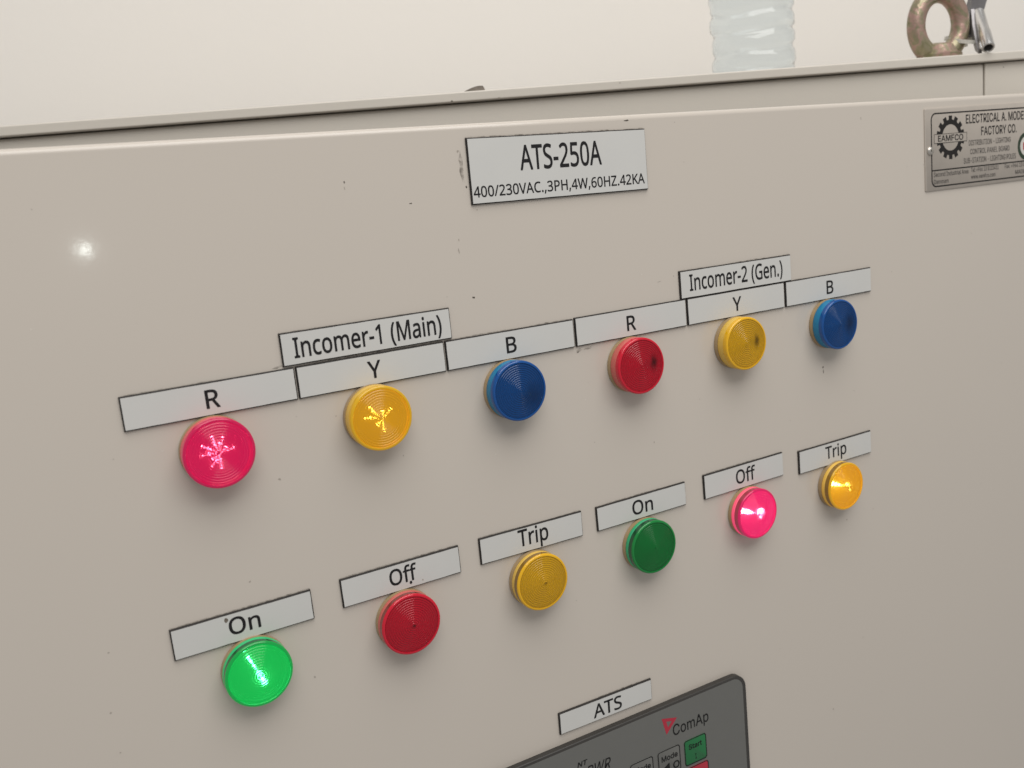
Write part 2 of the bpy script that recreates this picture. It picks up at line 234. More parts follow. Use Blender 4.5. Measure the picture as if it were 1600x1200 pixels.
# ------------------------------------------------------------------ lettering (outlines of two plain sans faces)
GLYPH = json.loads(r'''{"N":{"(":[201,[[126,-106,81,-43,51,28,33,104,27,184,33,265,51,342,81,415,126,480,181,480,140,413,110,340,93,264,87,185,93,108,110,32,140,-40,181,-106]]],")":[201,[[21,-106,62,-40,91,32,109,108,115,185,109,264,91,340,61,413,20,480,76,480,120,415,151,342,169,265,175,184,169,104,151,28,120,-43,76,-106]]],",":[180,[[28,-87,47,-3,61,78,124,78,129,71,104,-8,71,-87]]],"-":[216,[[27,154,27,206,189,206,189,154]]],".":[180,[[89,-9,60,1,51,15,48,36,51,57,60,71,89,81,119,71,129,57,132,36,129,15,119,1]]],"/":[250,[[7,0,185,480,243,480,64,0]]],"0":[384,[[191,-7,121,10,72,59,43,137,33,240,37,313,49,373,69,422,99,458,140,480,191,487,262,471,312,422,341,344,351,240,347,169,335,108,314,59,284,23,243,1],[191,44,237,56,268,92,286,154,291,240,286,326,268,388,237,424,191,437,145,424,115,388,98,326,92,240,98,154,115,93,145,56]]],"1":[384,[[181,0,181,335,181,381,183,418,164,400,142,381,91,339,60,379,189,480,238,480,238,0]]],"2":[384,[[32,0,32,49,158,176,219,240,257,296,266,324,269,355,263,390,246,415,219,431,185,436,152,433,123,424,69,390,38,430,102,470,141,482,185,486,245,478,291,452,320,412,330,359,326,322,314,288,271,224,207,155,107,56,107,54,349,54,349,0]]],"3":[384,[[162,-7,92,-1,30,19,30,75,95,51,163,43,218,49,256,68,277,98,284,138,275,176,249,202,206,217,150,222,103,222,103,273,150,273,202,279,240,298,263,326,271,363,265,394,247,417,219,432,183,437,147,434,117,425,62,396,33,437,96,471,137,483,183,486,248,478,294,453,322,415,331,367,324,324,304,290,273,267,232,253,232,250,282,237,318,214,339,179,346,136,341,97,326,62,302,33,266,11,220,-2]]],"4":[384,[[244,0,244,109,14,109,14,159,240,482,301,482,301,162,371,162,371,109,301,109,301,0],[72,162,244,162,244,313,245,372,247,419,244,419,231,392,216,367]]],"5":[384,[[167,-7,97,0,42,19,42,75,101,52,167,44,215,50,253,69,277,101,285,147,278,189,257,219,219,238,165,244,122,241,83,234,54,253,72,480,312,480,312,426,122,426,111,287,142,291,185,294,251,285,302,257,335,213,346,153,334,87,299,36,242,4]]],"6":[384,[[200,-7,157,-1,118,16,84,45,59,86,42,139,37,205,46,307,59,354,79,397,108,434,146,462,195,480,257,486,288,485,316,480,316,430,288,436,258,438,215,434,181,422,153,404,132,380,117,351,106,318,96,244,100,244,119,266,143,284,174,296,214,300,270,291,314,262,343,216,353,154,342,87,311,36,263,4],[199,43,238,50,268,70,288,105,294,154,288,195,271,227,242,247,201,254,172,251,146,241,126,226,110,208,100,187,97,166,108,108,122,82,142,61,168,48]]],"A":[429,[[0,0,187,482,242,482,428,0,366,0,308,148,118,148,61,0],[138,202,290,202,236,347,230,367,221,396,214,419,203,378,193,347]]],"B":[437,[[65,0,65,480,202,480,281,473,338,453,373,417,384,361,378,322,361,290,332,268,293,255,293,251,348,234,369,218,386,197,397,170,400,136,389,79,356,36,303,9,234,0],[126,275,214,275,266,280,299,295,316,320,322,354,315,388,294,411,258,424,205,428,126,428],[126,51,222,51,276,57,311,76,330,105,336,141,329,175,310,202,274,219,218,225,126,225]]],"C":[424,[[261,-7,194,1,139,24,96,60,65,109,47,170,41,240,48,309,67,368,100,418,146,455,203,478,271,486,342,479,404,458,379,407,330,425,271,433,202,420,149,381,116,320,105,240,115,160,146,98,198,59,270,46,330,52,385,65,385,13,329,-2]]],"G":[489,[[271,-7,202,1,145,23,100,59,67,108,48,169,41,240,48,310,71,370,107,419,155,456,217,479,289,486,366,479,433,458,410,406,352,425,286,433,210,420,152,381,116,320,104,240,109,186,123,139,146,100,181,70,226,52,285,46,338,49,379,57,379,199,273,199,273,253,439,253,439,18,361,-1]]],"H":[498,[[65,0,65,480,126,480,126,277,371,277,371,480,432,480,432,0,371,0,371,224,126,224,126,0]]],"I":[228,[[27,0,27,35,83,48,83,431,27,445,27,480,200,480,200,445,144,431,144,48,200,35,200,0]]],"K":[416,[[65,0,65,480,126,480,126,243,167,289,208,334,338,480,408,480,218,271,416,0,345,0,175,229,126,186,126,0]]],"M":[609,[[65,0,65,480,154,480,302,87,305,87,455,480,544,480,544,0,484,0,484,295,486,364,489,420,486,420,326,0,277,0,119,420,116,420,120,364,121,291,121,0]]],"O":[525,[[263,-7,194,1,139,24,96,61,65,111,47,171,41,241,47,310,65,370,96,419,139,456,195,479,263,487,329,479,384,456,427,420,458,370,477,310,484,240,477,171,458,110,427,61,384,24,329,1],[263,46,333,59,382,98,410,159,420,240,410,321,382,382,334,421,263,434,193,421,143,382,114,321,105,240,114,159,143,98,192,59]]],"P":[406,[[65,0,65,480,192,480,273,470,329,443,361,398,372,338,368,300,354,264,330,233,294,208,245,192,181,187,126,187,126,0],[126,238,174,238,234,244,276,261,301,290,310,336,302,376,280,405,242,422,187,428,126,428]]],"R":[418,[[65,0,65,480,197,480,275,471,329,446,361,403,372,343,369,308,358,279,342,256,322,239,276,215,408,0,337,0,221,198,126,198,126,0],[126,249,197,249,248,255,283,272,303,301,310,340,303,381,281,407,245,422,194,427,126,427]]],"S":[369,[[166,-7,91,-1,34,16,34,74,94,54,169,46,216,51,249,66,270,91,277,123,267,163,232,192,164,222,110,246,72,276,48,314,40,364,45,400,60,429,83,454,114,471,151,483,193,486,266,479,326,459,307,408,253,426,192,433,153,428,124,414,107,392,101,363,111,323,144,294,206,267,278,233,303,214,322,191,333,163,337,128,326,72,291,29,236,2]]],"T":[373,[[156,0,156,426,7,426,7,480,366,480,366,426,217,426,217,0]]],"V":[403,[[171,0,0,480,63,480,171,172,189,117,201,67,214,117,232,173,339,480,403,480,232,0]]],"W":[625,[[135,0,8,480,71,480,146,187,160,127,169,73,179,130,194,190,279,480,341,480,429,188,445,127,455,73,465,127,479,187,553,480,616,480,488,0,427,0,334,314,323,353,314,388,310,409,303,372,287,312,196,0]]],"Y":[380,[[160,0,160,183,0,480,66,480,190,244,315,480,380,480,220,186,220,0]]],"Z":[384,[[26,0,26,46,278,426,34,426,34,480,351,480,351,434,99,54,358,54,358,0]]],"a":[377,[[144,-7,100,0,63,19,39,52,31,100,41,148,73,183,127,206,203,215,265,217,265,238,260,277,245,301,222,314,190,318,136,310,89,291,71,335,126,357,193,366,251,359,291,337,314,300,322,245,322,0,279,0,268,51,265,51,241,25,216,7,185,-3],[158,41,200,47,234,66,256,98,264,144,264,176,211,174,154,167,118,152,98,130,92,99,97,73,110,55,132,44]]],"c":[322,[[201,-7,156,-2,117,13,83,38,58,73,42,120,37,178,42,238,59,286,85,322,119,347,160,362,206,367,259,361,300,347,282,298,244,310,204,315,145,300,110,254,98,179,105,121,124,79,156,53,201,44,253,50,294,65,294,13,254,-2]]],"e":[379,[[210,-7,162,-2,120,14,85,40,59,76,42,122,37,177,42,232,57,279,81,316,112,344,151,361,196,367,239,362,276,347,305,322,327,290,340,250,345,204,345,169,98,169,107,115,129,76,165,52,213,44,274,50,328,69,328,17,274,-1],[99,216,283,216,277,257,262,290,234,311,195,318,158,312,129,291,109,259]]],"f":[231,[[73,0,73,314,10,314,10,342,73,362,73,383,81,443,104,483,141,506,190,514,229,510,260,502,244,455,220,462,191,465,165,460,147,446,136,420,132,383,132,360,223,360,223,314,132,314,132,0]]],"i":[173,[[87,420,62,429,55,441,52,457,55,474,62,486,87,495,111,486,119,474,122,457,119,441,111,429],[57,0,57,360,116,360,116,0]]],"m":[628,[[57,0,57,360,105,360,113,311,117,311,137,336,162,353,192,363,223,367,293,352,333,306,336,306,358,333,386,352,418,363,452,367,505,359,543,335,566,295,574,234,574,0,515,0,515,232,507,279,483,308,442,317,397,309,367,287,350,250,345,199,345,0,286,0,286,232,278,279,253,308,212,317,166,309,137,283,121,242,116,187,116,0]]],"n":[415,[[57,0,57,360,105,360,113,311,117,311,138,336,165,353,197,363,230,367,287,359,328,335,352,295,361,234,361,0,302,0,302,230,293,278,266,307,222,317,171,309,139,283,122,242,116,187,116,0]]],"o":[406,[[202,-7,157,-1,117,15,84,42,58,79,42,125,37,181,48,260,82,318,135,355,204,367,250,361,290,345,324,318,349,282,365,236,370,181,359,101,325,42,271,6],[203,42,251,52,283,80,303,123,309,181,303,238,283,281,251,308,203,317,155,308,123,281,104,238,98,181,104,123,123,80,156,52]]],"p":[413,[[57,-161,57,360,105,360,113,311,116,311,135,333,158,351,189,363,228,367,288,355,335,320,366,262,376,181,366,100,335,41,288,5,228,-7,190,-3,159,9,116,46,112,46,115,17,116,-13,116,-161],[219,42,249,47,273,60,291,82,305,110,315,181,309,237,291,280,261,308,218,317,171,309,140,286,123,247,116,192,116,181,122,122,138,78,169,51]]],"r":[277,[[57,0,57,360,105,360,112,294,115,294,135,322,160,345,190,361,225,367,247,366,267,363,260,308,241,312,221,313,194,309,169,298,147,280,131,256,120,226,116,192,116,0]]]},"I":{" ":[188,[]],"+":[453,[[198,34,198,364,255,364,255,34],[61,172,61,226,391,226,391,172]]],"-":[453,[[337,244,337,188,114,188,114,244]]],".":[188,[[95,-4,78,-1,63,9,53,24,50,41,53,59,63,73,78,83,95,87,113,83,128,73,138,59,141,41,138,24,128,9,113,-1]]],"1":[453,[[76,0,76,55,391,55,391,0],[276,509,276,0,212,0,212,448,209,448,86,358,86,427,198,509]]],"2":[453,[[64,0,64,47,234,229,282,282,311,327,320,371,317,397,308,419,293,436,273,449,224,460,196,457,172,447,153,433,139,413,130,390,127,362,66,362,71,405,86,442,111,473,143,496,182,511,225,516,268,511,306,497,337,474,361,445,376,411,381,372,371,318,336,259,267,180,153,60,153,57,389,57,389,0]]],"3":[453,[[218,-7,173,-3,133,10,98,30,70,57,52,91,44,132,109,132,115,107,126,87,144,71,165,59,219,50,275,61,297,74,315,93,325,116,329,145,326,172,316,196,299,217,275,234,242,244,201,248,157,248,157,299,288,448,288,452,70,452,70,509,372,509,372,461,211,278,211,289,264,288,308,276,344,253,371,222,387,186,393,145,387,103,370,66,344,36,309,12,266,-2]]],"4":[453,[[40,105,40,158,247,509,311,509,109,166,109,163,413,163,413,105],[282,0,282,121,282,146,282,318,343,318,343,0]]],"5":[453,[[221,-7,178,-2,140,11,108,32,83,60,66,93,60,130,122,130,127,108,138,89,173,60,221,50,250,53,276,64,298,82,314,104,324,131,328,162,324,193,314,221,297,244,275,262,248,273,218,277,167,268,128,246,67,253,96,509,366,509,366,452,151,452,134,301,136,301,178,325,229,334,263,330,294,321,321,306,345,285,364,260,379,231,388,199,391,163,385,117,369,76,343,41,309,15,268,-1]]],"6":[453,[[226,-7,182,-1,142,15,109,40,84,74,69,115,64,162,68,199,80,239,137,340,252,509,322,509,151,261,145,261,165,288,196,307,235,314,278,309,316,295,346,271,370,240,384,201,389,157,384,112,368,73,343,39,310,14,271,-2],[226,48,254,52,279,63,299,79,314,101,324,128,327,157,324,187,314,213,299,235,279,251,254,262,226,265,198,262,174,252,153,235,138,214,128,188,125,158,128,128,138,102,153,79,174,63,198,52]]],"7":[453,[[97,0,323,448,323,452,62,452,62,509,391,509,391,449,165,0]]],"8":[453,[[226,-7,178,-2,136,11,101,33,74,62,57,96,52,135,55,166,65,195,81,220,101,241,125,256,153,265,153,267,119,282,93,308,76,342,70,380,75,417,90,450,114,477,146,498,184,511,226,516,269,511,306,498,337,477,361,450,377,417,382,380,376,342,359,308,333,282,300,267,300,265,327,256,351,241,372,220,387,195,397,166,401,135,395,96,378,62,352,33,317,11,275,-2],[226,49,258,52,285,60,307,74,323,91,333,113,337,139,333,165,322,189,305,208,283,223,256,232,226,235,196,232,169,223,147,208,130,189,119,165,115,139,119,113,129,91,145,74,167,60,195,52],[226,290,274,300,293,313,307,330,316,351,319,376,316,399,308,420,294,437,275,449,226,460,177,449,159,437,145,420,136,399,133,376,136,351,145,330,159,313,178,300]]],"9":[453,[[226,516,271,510,310,494,343,468,368,434,384,393,389,347,385,309,373,270,315,168,200,0,130,0,301,248,307,248,287,221,257,202,218,195,175,199,137,214,106,237,83,269,68,307,64,352,69,397,85,436,110,469,143,494,182,510],[226,460,199,457,174,446,154,429,138,407,129,381,125,352,129,322,138,295,154,274,174,257,199,247,226,243,254,247,279,257,299,273,314,295,324,321,327,350,324,381,314,407,299,429,279,446,254,457]]],":":[188,[[95,-4,78,-1,63,9,53,24,50,41,53,59,63,73,78,83,95,87,113,83,128,73,138,59,141,41,138,24,128,9,113,-1],[95,271,78,274,63,284,53,299,50,316,53,334,63,349,78,359,95,362,113,359,128,349,138,334,141,316,138,299,128,284,113,274]]],"A":[480,[[16,0,201,509,276,509,463,0,395,0,287,302,264,372,232,478,245,478,213,371,191,302,85,0],[110,142,110,199,370,199,370,142]]],"B":[456,[[60,0,60,509,241,509,289,504,329,491,359,469,381,442,394,410,398,374,395,344,387,320,356,286,315,267,315,262,339,257,363,245,385,227,402,203,414,173,418,136,413,100,400,67,377,39,344,18,301,4,247,0],[125,57,245,57,296,63,330,80,349,105,355,137,352,161,342,184,327,203,306,218,279,228,248,231,125,231],[125,285,238,285,288,296,308,309,323,326,333,348,336,372,330,403,313,429,283,446,240,452,125,452]]],"C":[510,[[267,-7,205,1,150,25,104,63,70,115,48,179,40,254,48,329,70,393,104,445,150,484,205,508,267,516,340,504,373,490,402,471,427,447,448,418,463,385,473,348,408,348,389,395,357,428,315,449,267,456,223,450,184,432,150,403,125,364,109,314,103,254,109,194,125,145,151,105,184,76,223,59,267,53,315,60,357,81,389,114,408,160,473,160,463,124,448,91,428,62,402,38,373,19,341,5,305,-4]]],"D":[502,[[219,0,96,0,96,57,215,57,272,63,318,81,354,110,379,149,394,198,399,255,394,312,379,361,354,399,320,428,275,446,221,452,93,452,93,509,225,509,294,501,353,478,399,441,433,391,455,329,462,255,455,181,433,119,398,68,351,31,291,8],[125,509,125,0,60,0,60,509]]],"E":[419,[[60,0,60,509,372,509,372,452,125,452,125,286,355,286,355,229,125,229,125,57,375,57,375,0]]],"F":[410,[[60,0,60,509,369,509,369,452,125,452,125,278,346,278,346,221,125,221,125,0]]],"G":[520,[[269,-7,205,1,149,25,104,64,69,116,47,179,40,254,47,329,69,393,103,445,149,484,203,508,265,516,304,513,340,504,374,489,403,469,429,445,449,416,465,384,474,349,408,349,387,393,356,427,315,448,265,456,222,450,183,432,150,404,125,364,109,314,103,254,109,194,125,145,151,105,184,76,224,59,269,53,309,57,345,71,374,93,396,123,410,160,415,202,434,199,283,199,283,256,478,256,478,200,471,141,451,91,419,50,377,19,326,0]]],"H":[517,[[60,0,60,509,125,509,125,289,392,289,392,509,457,509,457,0,392,0,392,232,125,232,125,0]]],"I":[300,[[31,0,31,57,118,57,118,452,31,452,31,509,269,509,269,452,183,452,183,57,269,57,269,0]]],"L":[393,[[60,0,60,509,125,509,125,57,361,57,361,0]]],"M":[628,[[60,0,60,509,152,509,277,187,287,159,299,123,311,84,322,49,307,49,318,83,330,121,342,158,352,187,476,509,568,509,568,0,504,0,504,291,504,327,505,369,506,413,507,457,513,457,498,409,482,363,467,322,456,291,342,0,286,0,170,291,159,321,145,361,129,408,112,457,119,457,120,416,121,372,122,328,122,291,122,0]]],"N":[523,[[60,0,60,509,136,509,343,183,363,151,388,107,414,55,405,54,401,108,399,157,399,195,399,509,463,509,463,0,387,0,202,290,177,331,148,381,108,452,119,454,122,384,124,328,125,291,125,0]]],"O":[533,[[267,-7,205,1,150,25,105,63,70,115,48,179,40,254,48,329,70,393,105,445,150,484,205,508,267,516,329,508,384,484,429,445,464,393,486,329,493,254,486,179,464,115,429,63,384,25,329,1],[267,53,310,59,349,76,383,105,408,144,425,194,430,254,425,314,408,365,383,404,349,433,310,450,267,456,223,450,184,433,151,404,125,364,109,314,103,254,109,194,125,144,151,105,184,76,223,59]]],"P":[445,[[60,0,60,509,235,509,289,503,332,487,366,462,390,430,404,391,409,348,404,304,390,265,366,233,332,207,289,191,235,186,109,186,109,242,233,242,269,246,297,256,318,272,333,294,342,319,344,348,342,376,333,402,318,423,297,439,268,449,232,452,125,452,125,0]]],"R":[449,[[60,0,60,509,236,509,290,504,333,489,367,465,390,433,405,395,409,352,405,309,390,271,367,240,333,217,289,203,236,198,96,198,96,255,234,255,269,258,298,267,319,281,334,300,342,324,345,352,342,380,334,405,319,425,298,440,269,449,233,452,125,452,125,0],[353,0,230,229,303,229,428,0]]],"S":[447,[[224,-9,172,-4,128,9,91,31,64,60,46,96,38,137,104,137,110,110,123,88,142,71,166,59,224,49,257,52,286,60,311,74,329,92,341,114,346,139,342,161,332,179,296,205,245,222,184,239,128,260,86,289,60,326,52,372,58,413,75,448,102,476,138,498,180,511,227,516,275,511,316,498,351,476,377,449,394,415,401,378,337,378,326,412,302,437,267,453,225,459,194,456,167,448,145,435,129,418,118,398,115,376,119,352,131,334,169,308,212,293,264,279,312,264,359,238,395,198,405,171,408,139,403,99,386,64,360,34,323,11,278,-4]]],"T":[449,[[32,452,32,509,417,509,417,452,257,452,257,0,193,0,193,452]]],"U":[517,[[259,-8,203,-2,154,15,114,43,85,80,66,124,60,173,60,509,124,509,124,178,128,144,141,113,160,87,187,68,220,56,259,52,298,56,331,68,357,87,377,113,389,144,393,178,393,509,457,509,457,173,451,124,433,80,403,43,363,15,315,-2]]],"W":[686,[[155,0,16,509,82,509,163,196,175,145,187,94,197,40,189,40,200,94,211,145,224,196,306,509,380,509,462,196,474,145,486,94,497,40,488,40,499,94,510,145,523,196,603,509,670,509,530,0,455,0,368,323,351,391,336,475,350,475,335,395,318,323,230,0]]],"Y":[472,[[203,0,203,208,16,509,91,509,192,344,222,292,250,230,224,230,251,293,280,344,381,509,455,509,268,208,268,0]]],"a":[389,[[160,-9,126,-5,94,5,68,22,48,45,35,73,30,108,34,138,43,161,58,179,78,193,125,211,178,220,234,227,265,235,273,243,276,255,276,257,267,297,240,322,196,331,149,322,118,301,100,274,41,291,57,322,79,346,104,364,133,375,194,384,239,379,286,360,306,343,322,320,333,290,337,251,337,0,277,0,277,52,272,52,252,25,215,1],[170,45,202,49,228,59,248,74,263,93,272,115,276,138,276,190,259,182,231,176,200,171,175,168,134,159,103,139,95,124,92,105,102,72,130,52]]],"c":[396,[[207,-8,159,-2,117,16,82,46,56,85,40,133,34,187,40,243,56,291,82,330,117,360,159,378,207,384,260,377,305,356,340,322,362,277,303,262,290,289,270,311,242,325,207,330,173,325,145,310,124,287,108,258,99,224,96,187,99,151,108,117,124,89,145,66,173,51,207,46,243,52,271,66,292,89,304,117,363,102,341,56,306,21,261,-1]]],"d":[424,[[195,-8,151,-2,111,16,79,45,55,84,39,133,34,189,39,245,55,293,79,332,112,361,151,378,196,384,228,381,253,373,287,346,306,319,311,319,311,509,372,509,372,0,313,0,313,59,307,59,287,31,252,4,227,-5],[205,47,236,51,263,65,284,86,299,115,309,150,312,189,309,229,300,263,284,291,263,312,237,325,205,330,172,325,145,311,124,290,108,261,99,227,96,189,99,151,109,117,124,88,145,66,172,51]]],"e":[404,[[212,-8,161,-2,117,16,82,46,56,85,40,132,34,187,39,242,55,290,81,329,115,359,157,378,205,384,266,374,294,361,319,341,341,315,357,282,368,242,371,194,371,169,75,169,75,221,338,221,310,202,307,237,298,269,283,294,263,314,237,326,205,330,173,326,146,313,125,294,109,270,99,241,96,211,96,178,100,139,110,106,128,80,151,61,179,50,212,46,254,53,285,73,306,105,365,91,353,63,335,39,311,19,283,4,249,-5]]],"f":[254,[[228,379,228,327,6,327,6,379],[81,0,81,432,84,461,96,486,113,505,135,519,187,530,222,527,243,521,227,468,215,472,195,474,171,470,154,460,145,443,142,419,142,0]]],"i":[167,[[53,0,53,379,114,379,114,0],[84,443,67,446,54,455,44,468,41,483,44,499,54,512,67,521,84,524,100,521,114,512,123,499,126,483,123,468,114,455,100,446]]],"l":[189,[[139,-2,101,3,74,20,58,47,53,84,53,509,114,509,114,99,120,62,130,54,146,52,160,53,170,54,181,3,162,-1]]],"m":[610,[[53,0,53,379,112,379,112,295,108,295,118,323,132,346,172,376,219,386,257,380,287,361,309,331,321,295,312,295,322,321,337,343,381,375,437,386,468,383,497,372,522,354,541,328,553,296,557,255,557,0,496,0,496,254,490,289,473,313,447,326,419,330,395,328,374,320,345,290,335,247,335,0,274,0,274,260,269,288,253,311,229,326,199,330,158,320,140,307,126,289,117,266,114,238,114,0]]],"n":[410,[[114,227,114,0,53,0,53,379,112,379,112,287,102,287,124,332,152,362,187,379,227,384,264,380,295,369,321,349,341,321,353,285,357,240,357,0,296,0,296,235,290,275,273,304,246,323,210,329,184,326,161,317,141,303,126,283,117,257]]],"o":[415,[[207,-8,159,-2,117,16,82,46,56,85,40,133,34,187,40,243,56,291,82,330,117,360,159,378,207,384,256,378,299,360,333,330,359,291,376,243,381,187,376,133,359,85,333,46,299,16,256,-2],[207,46,242,51,270,66,292,89,307,117,316,151,319,187,316,224,307,258,292,287,270,310,242,325,207,330,173,325,145,310,124,287,108,258,99,224,96,187,99,151,108,117,124,89,145,66,173,51]]],"p":[424,[[53,-143,53,379,112,379,112,319,118,319,137,346,171,373,197,381,229,384,274,378,313,361,345,332,370,293,385,245,390,189,385,133,370,84,346,45,313,16,274,-2,229,-8,198,-5,173,4,138,31,118,59,114,59,114,-143],[220,47,253,51,279,66,301,88,316,117,325,151,328,189,325,227,316,261,301,290,280,311,253,325,220,330,188,325,161,312,140,291,125,263,116,229,113,189,116,150,125,115,140,86,162,65,188,51]]],"r":[259,[[53,0,53,379,112,379,112,321,115,321,130,347,152,367,181,380,213,385,229,384,243,384,243,322,230,324,207,326,182,323,159,315,140,301,126,284,117,262,114,237,114,0]]],"s":[365,[[182,-8,145,-5,112,3,84,18,62,38,45,63,36,94,94,107,105,79,124,60,150,49,181,45,217,50,244,62,262,81,268,103,265,121,254,136,237,147,212,155,149,170,104,186,72,208,53,237,47,274,51,305,65,332,87,354,115,370,149,381,187,384,223,381,254,372,279,358,299,339,324,290,268,277,258,298,243,316,219,328,187,333,156,329,131,317,114,299,109,277,112,258,124,243,172,223,229,209,275,194,306,171,325,142,331,107,326,75,312,47,290,24,260,6,223,-5]]],"t":[227,[[204,379,204,327,6,327,6,379],[65,471,126,471,126,98,128,76,136,61,150,53,170,50,185,51,202,54,213,2,192,-3,168,-4,125,2,92,21,72,52,65,93]]],"u":[410,[[182,-5,146,-1,115,11,89,31,69,59,57,95,53,139,53,379,114,379,114,144,119,105,137,75,164,56,200,50,226,53,249,62,268,77,283,97,293,122,296,153,296,379,357,379,357,0,298,0,298,92,307,92,286,47,257,17,222,0]]],"w":[567,[[138,0,23,379,87,379,133,214,154,137,175,41,165,41,186,135,206,214,252,379,316,379,362,214,382,136,402,41,391,41,413,135,434,214,480,379,545,379,429,0,368,0,319,172,305,225,291,280,277,338,291,338,277,280,263,225,248,172,199,0]]],"x":[379,[[21,0,171,218,171,171,29,379,100,379,147,306,179,253,207,206,175,206,202,253,233,306,282,379,352,379,209,169,209,214,358,0,287,0,231,85,200,136,173,182,205,182,178,136,148,85,91,0]]],"◄":[638,[[574,-64,32,254,574,572]]]}}''')
CAP = {'N': 480.0, 'I': 509.0}
def poly_area(p): return 0.5 * sum(p[i][0] * p[(i+1) % len(p)][1] - p[(i+1) % len(p)][0] * p[i][1] for i in range(len(p)))
def inside(pt, poly):
    c = False; x, y = pt
    for i in range(len(poly)):
        (x1, y1), (x2, y2) = poly[i], poly[i - 1]
        if (y1 > y) != (y2 > y) and x < (x2 - x1) * (y - y1) / (y2 - y1) + x1: c = not c
    return c
def fill(verts, faces, outer, holes, z):
    loops = [[Vector((p[0], p[1], 0)) for p in l] for l in [outer] + holes]
    base = len(verts)
    for l in loops: verts.extend((v.x, v.y, z) for v in l)
    for t in tessellate_polygon(loops): faces.append(tuple(base + i for i in t))
def glyph_loops(font, s):
    """loops of a whole line in glyph units, plus ink extents"""
    out = []; pen = 0
    for ch in s:
        if ch == ' ' and ch not in GLYPH[font]: pen += 200; continue
        adv, polys = GLYPH[font][ch]
        loops = [[(p[i] + pen, p[i + 1]) for i in range(0, len(p), 2)] for p in polys]
        loops = [l for l in loops if len(l) > 2]
        if loops:
            big = max(loops, key=lambda l: abs(poly_area(l))); sg = poly_area(big) > 0
            outs = [l for l in loops if (poly_area(l) > 0) == sg]
            hol = [l for l in loops if (poly_area(l) > 0) != sg]
            for k, o in enumerate(outs):
                out.append((o, [h for h in hol if inside(h[0], o)], k))
        pen += adv
    return out
def text_mesh(name, font, s, x0, x1, base, cap, slant=0.0, bold=0.0, verts=None, faces=None):
    """ink of s stretched between x0 and x1 (local metres, y up), capitals cap high"""
    L = glyph_loops(font, s)
    lo = min(p[0] for o, h, k in L for p in o); hi = max(p[0] for o, h, k in L for p in o)
    sy = cap / CAP[font]
    sx = (x1 - x0) / (hi - lo) if x1 is not None else sy
    if x1 is None: x0 = x0 - (hi - lo) * sx / 2
    own = verts is None
    if own: verts, faces = [], []
    f = lambda p: (x0 + (p[0] - lo) * sx + slant * p[1] * sy, base + p[1] * sy)
    # a heavier stroke is cut by several passes of the same letter, each a hair aside
    passes = [(0, 0)] if not bold else [(bold * math.cos(a * PI / 3), bold * math.sin(a * PI / 3)) for a in range(6)]
    for n_, (dx, dy) in enumerate(passes):
        for i, (o, hs, k) in enumerate(L):
            fill(verts, faces, [f((p[0] + dx, p[1] + dy)) for p in o], [[f((p[0] + dx, p[1] + dy)) for p in h] for h in hs],
                 1.5e-6 * (k + 2 * (i % 2) + 4 * n_))
    if own:
        me = bpy.data.meshes.new(name); me.from_pydata(verts, [], faces); me.update(); return me

# ------------------------------------------------------------------ the cabinet, its door standing ajar
AL = math.radians(15.5)
CAB = W(9.0, 0.0, -0.27)
def cab(along, off, z): # millimetres along the front, behind it, above the roof plate -> metres
    return CAB + Vector((math.cos(AL), -math.sin(AL), 0)) * along * 1e-3 + Vector((math.sin(AL), math.cos(AL), 0)) * off * 1e-3 + Vector((0, 0, 1.41 * S + z * 1e-3))
cabinet = empty('control_cabinet', CAB + Vector((-0.33, 0.2, -0.75)) * 0 + Vector((0, 0, -0.8)), (0, 0, -AL))
tag(cabinet, 'beige painted steel electrical cabinet with its front door standing slightly open', 'cabinet')
ZT = 0.8 + 1.41 * S         # roof top in the cabinet's own frame
mm = 1e-3
link('roof_panel', box_mesh('roof_panel', -0.86, 0.42, 0.0, 0.40, ZT - 5.8*mm, ZT, 0.9*mm, 3), M_PAINT2, cabinet)
seam = -0.765 * S
link('frame_header', box_mesh('frame_header', -0.855, seam - 0.5*mm, 4*mm, 22*mm, ZT - 0.075, ZT - 6.45*mm, 1.6*mm, 3), M_PAINT2, cabinet)
link('frame_header', box_mesh('frame_header', seam + 0.5*mm, 0.415, 4*mm, 22*mm, ZT - 0.075, ZT - 6.45*mm, 0.8*mm, 3), M_PAINT2, cabinet)
link('seal', box_mesh('seal', -0.85, 0.41, 8*mm, 20*mm, ZT - 6.8*mm, ZT - 5.7*mm), mat('dusty_seal', (0.30, 0.265, 0.225), rough=0.9), cabinet)
link('side_panel', box_mesh('side_panel', -0.858, -0.84, 22.5*mm, 0.398, 0.0, ZT - 7.5*mm, 1*mm), M_PAINT2, cabinet)
link('side_panel', box_mesh('side_panel', 0.40, 0.418, 22.5*mm, 0.398, 0.0, ZT - 7.5*mm, 1*mm), M_PAINT2, cabinet)
link('back_panel', box_mesh('back_panel', -0.839, 0.399, 0.38, 0.396, 0.0, ZT - 7.5*mm, 1*mm), M_PAINT2, cabinet)
# the door: world-aligned, so undo the cabinet's turn
inv = cabinet.matrix_basis.inverted()
inv = (Matrix.Translation(cabinet.location) @ Matrix.Rotation(-AL, 4, 'Z')).inverted()
DX0, DX1, DTOP, DBOT = -3.2 * S, 9.15 * S, 0.972 * S, -0.62
door = link('door', box_mesh('door', DX0, DX1, 0.0, 18*mm, DBOT, DTOP, 2.6*mm, 6), M_PAINT, cabinet)
door.matrix_local = inv
tag(door, 'gloss beige door with small chips and glue marks')

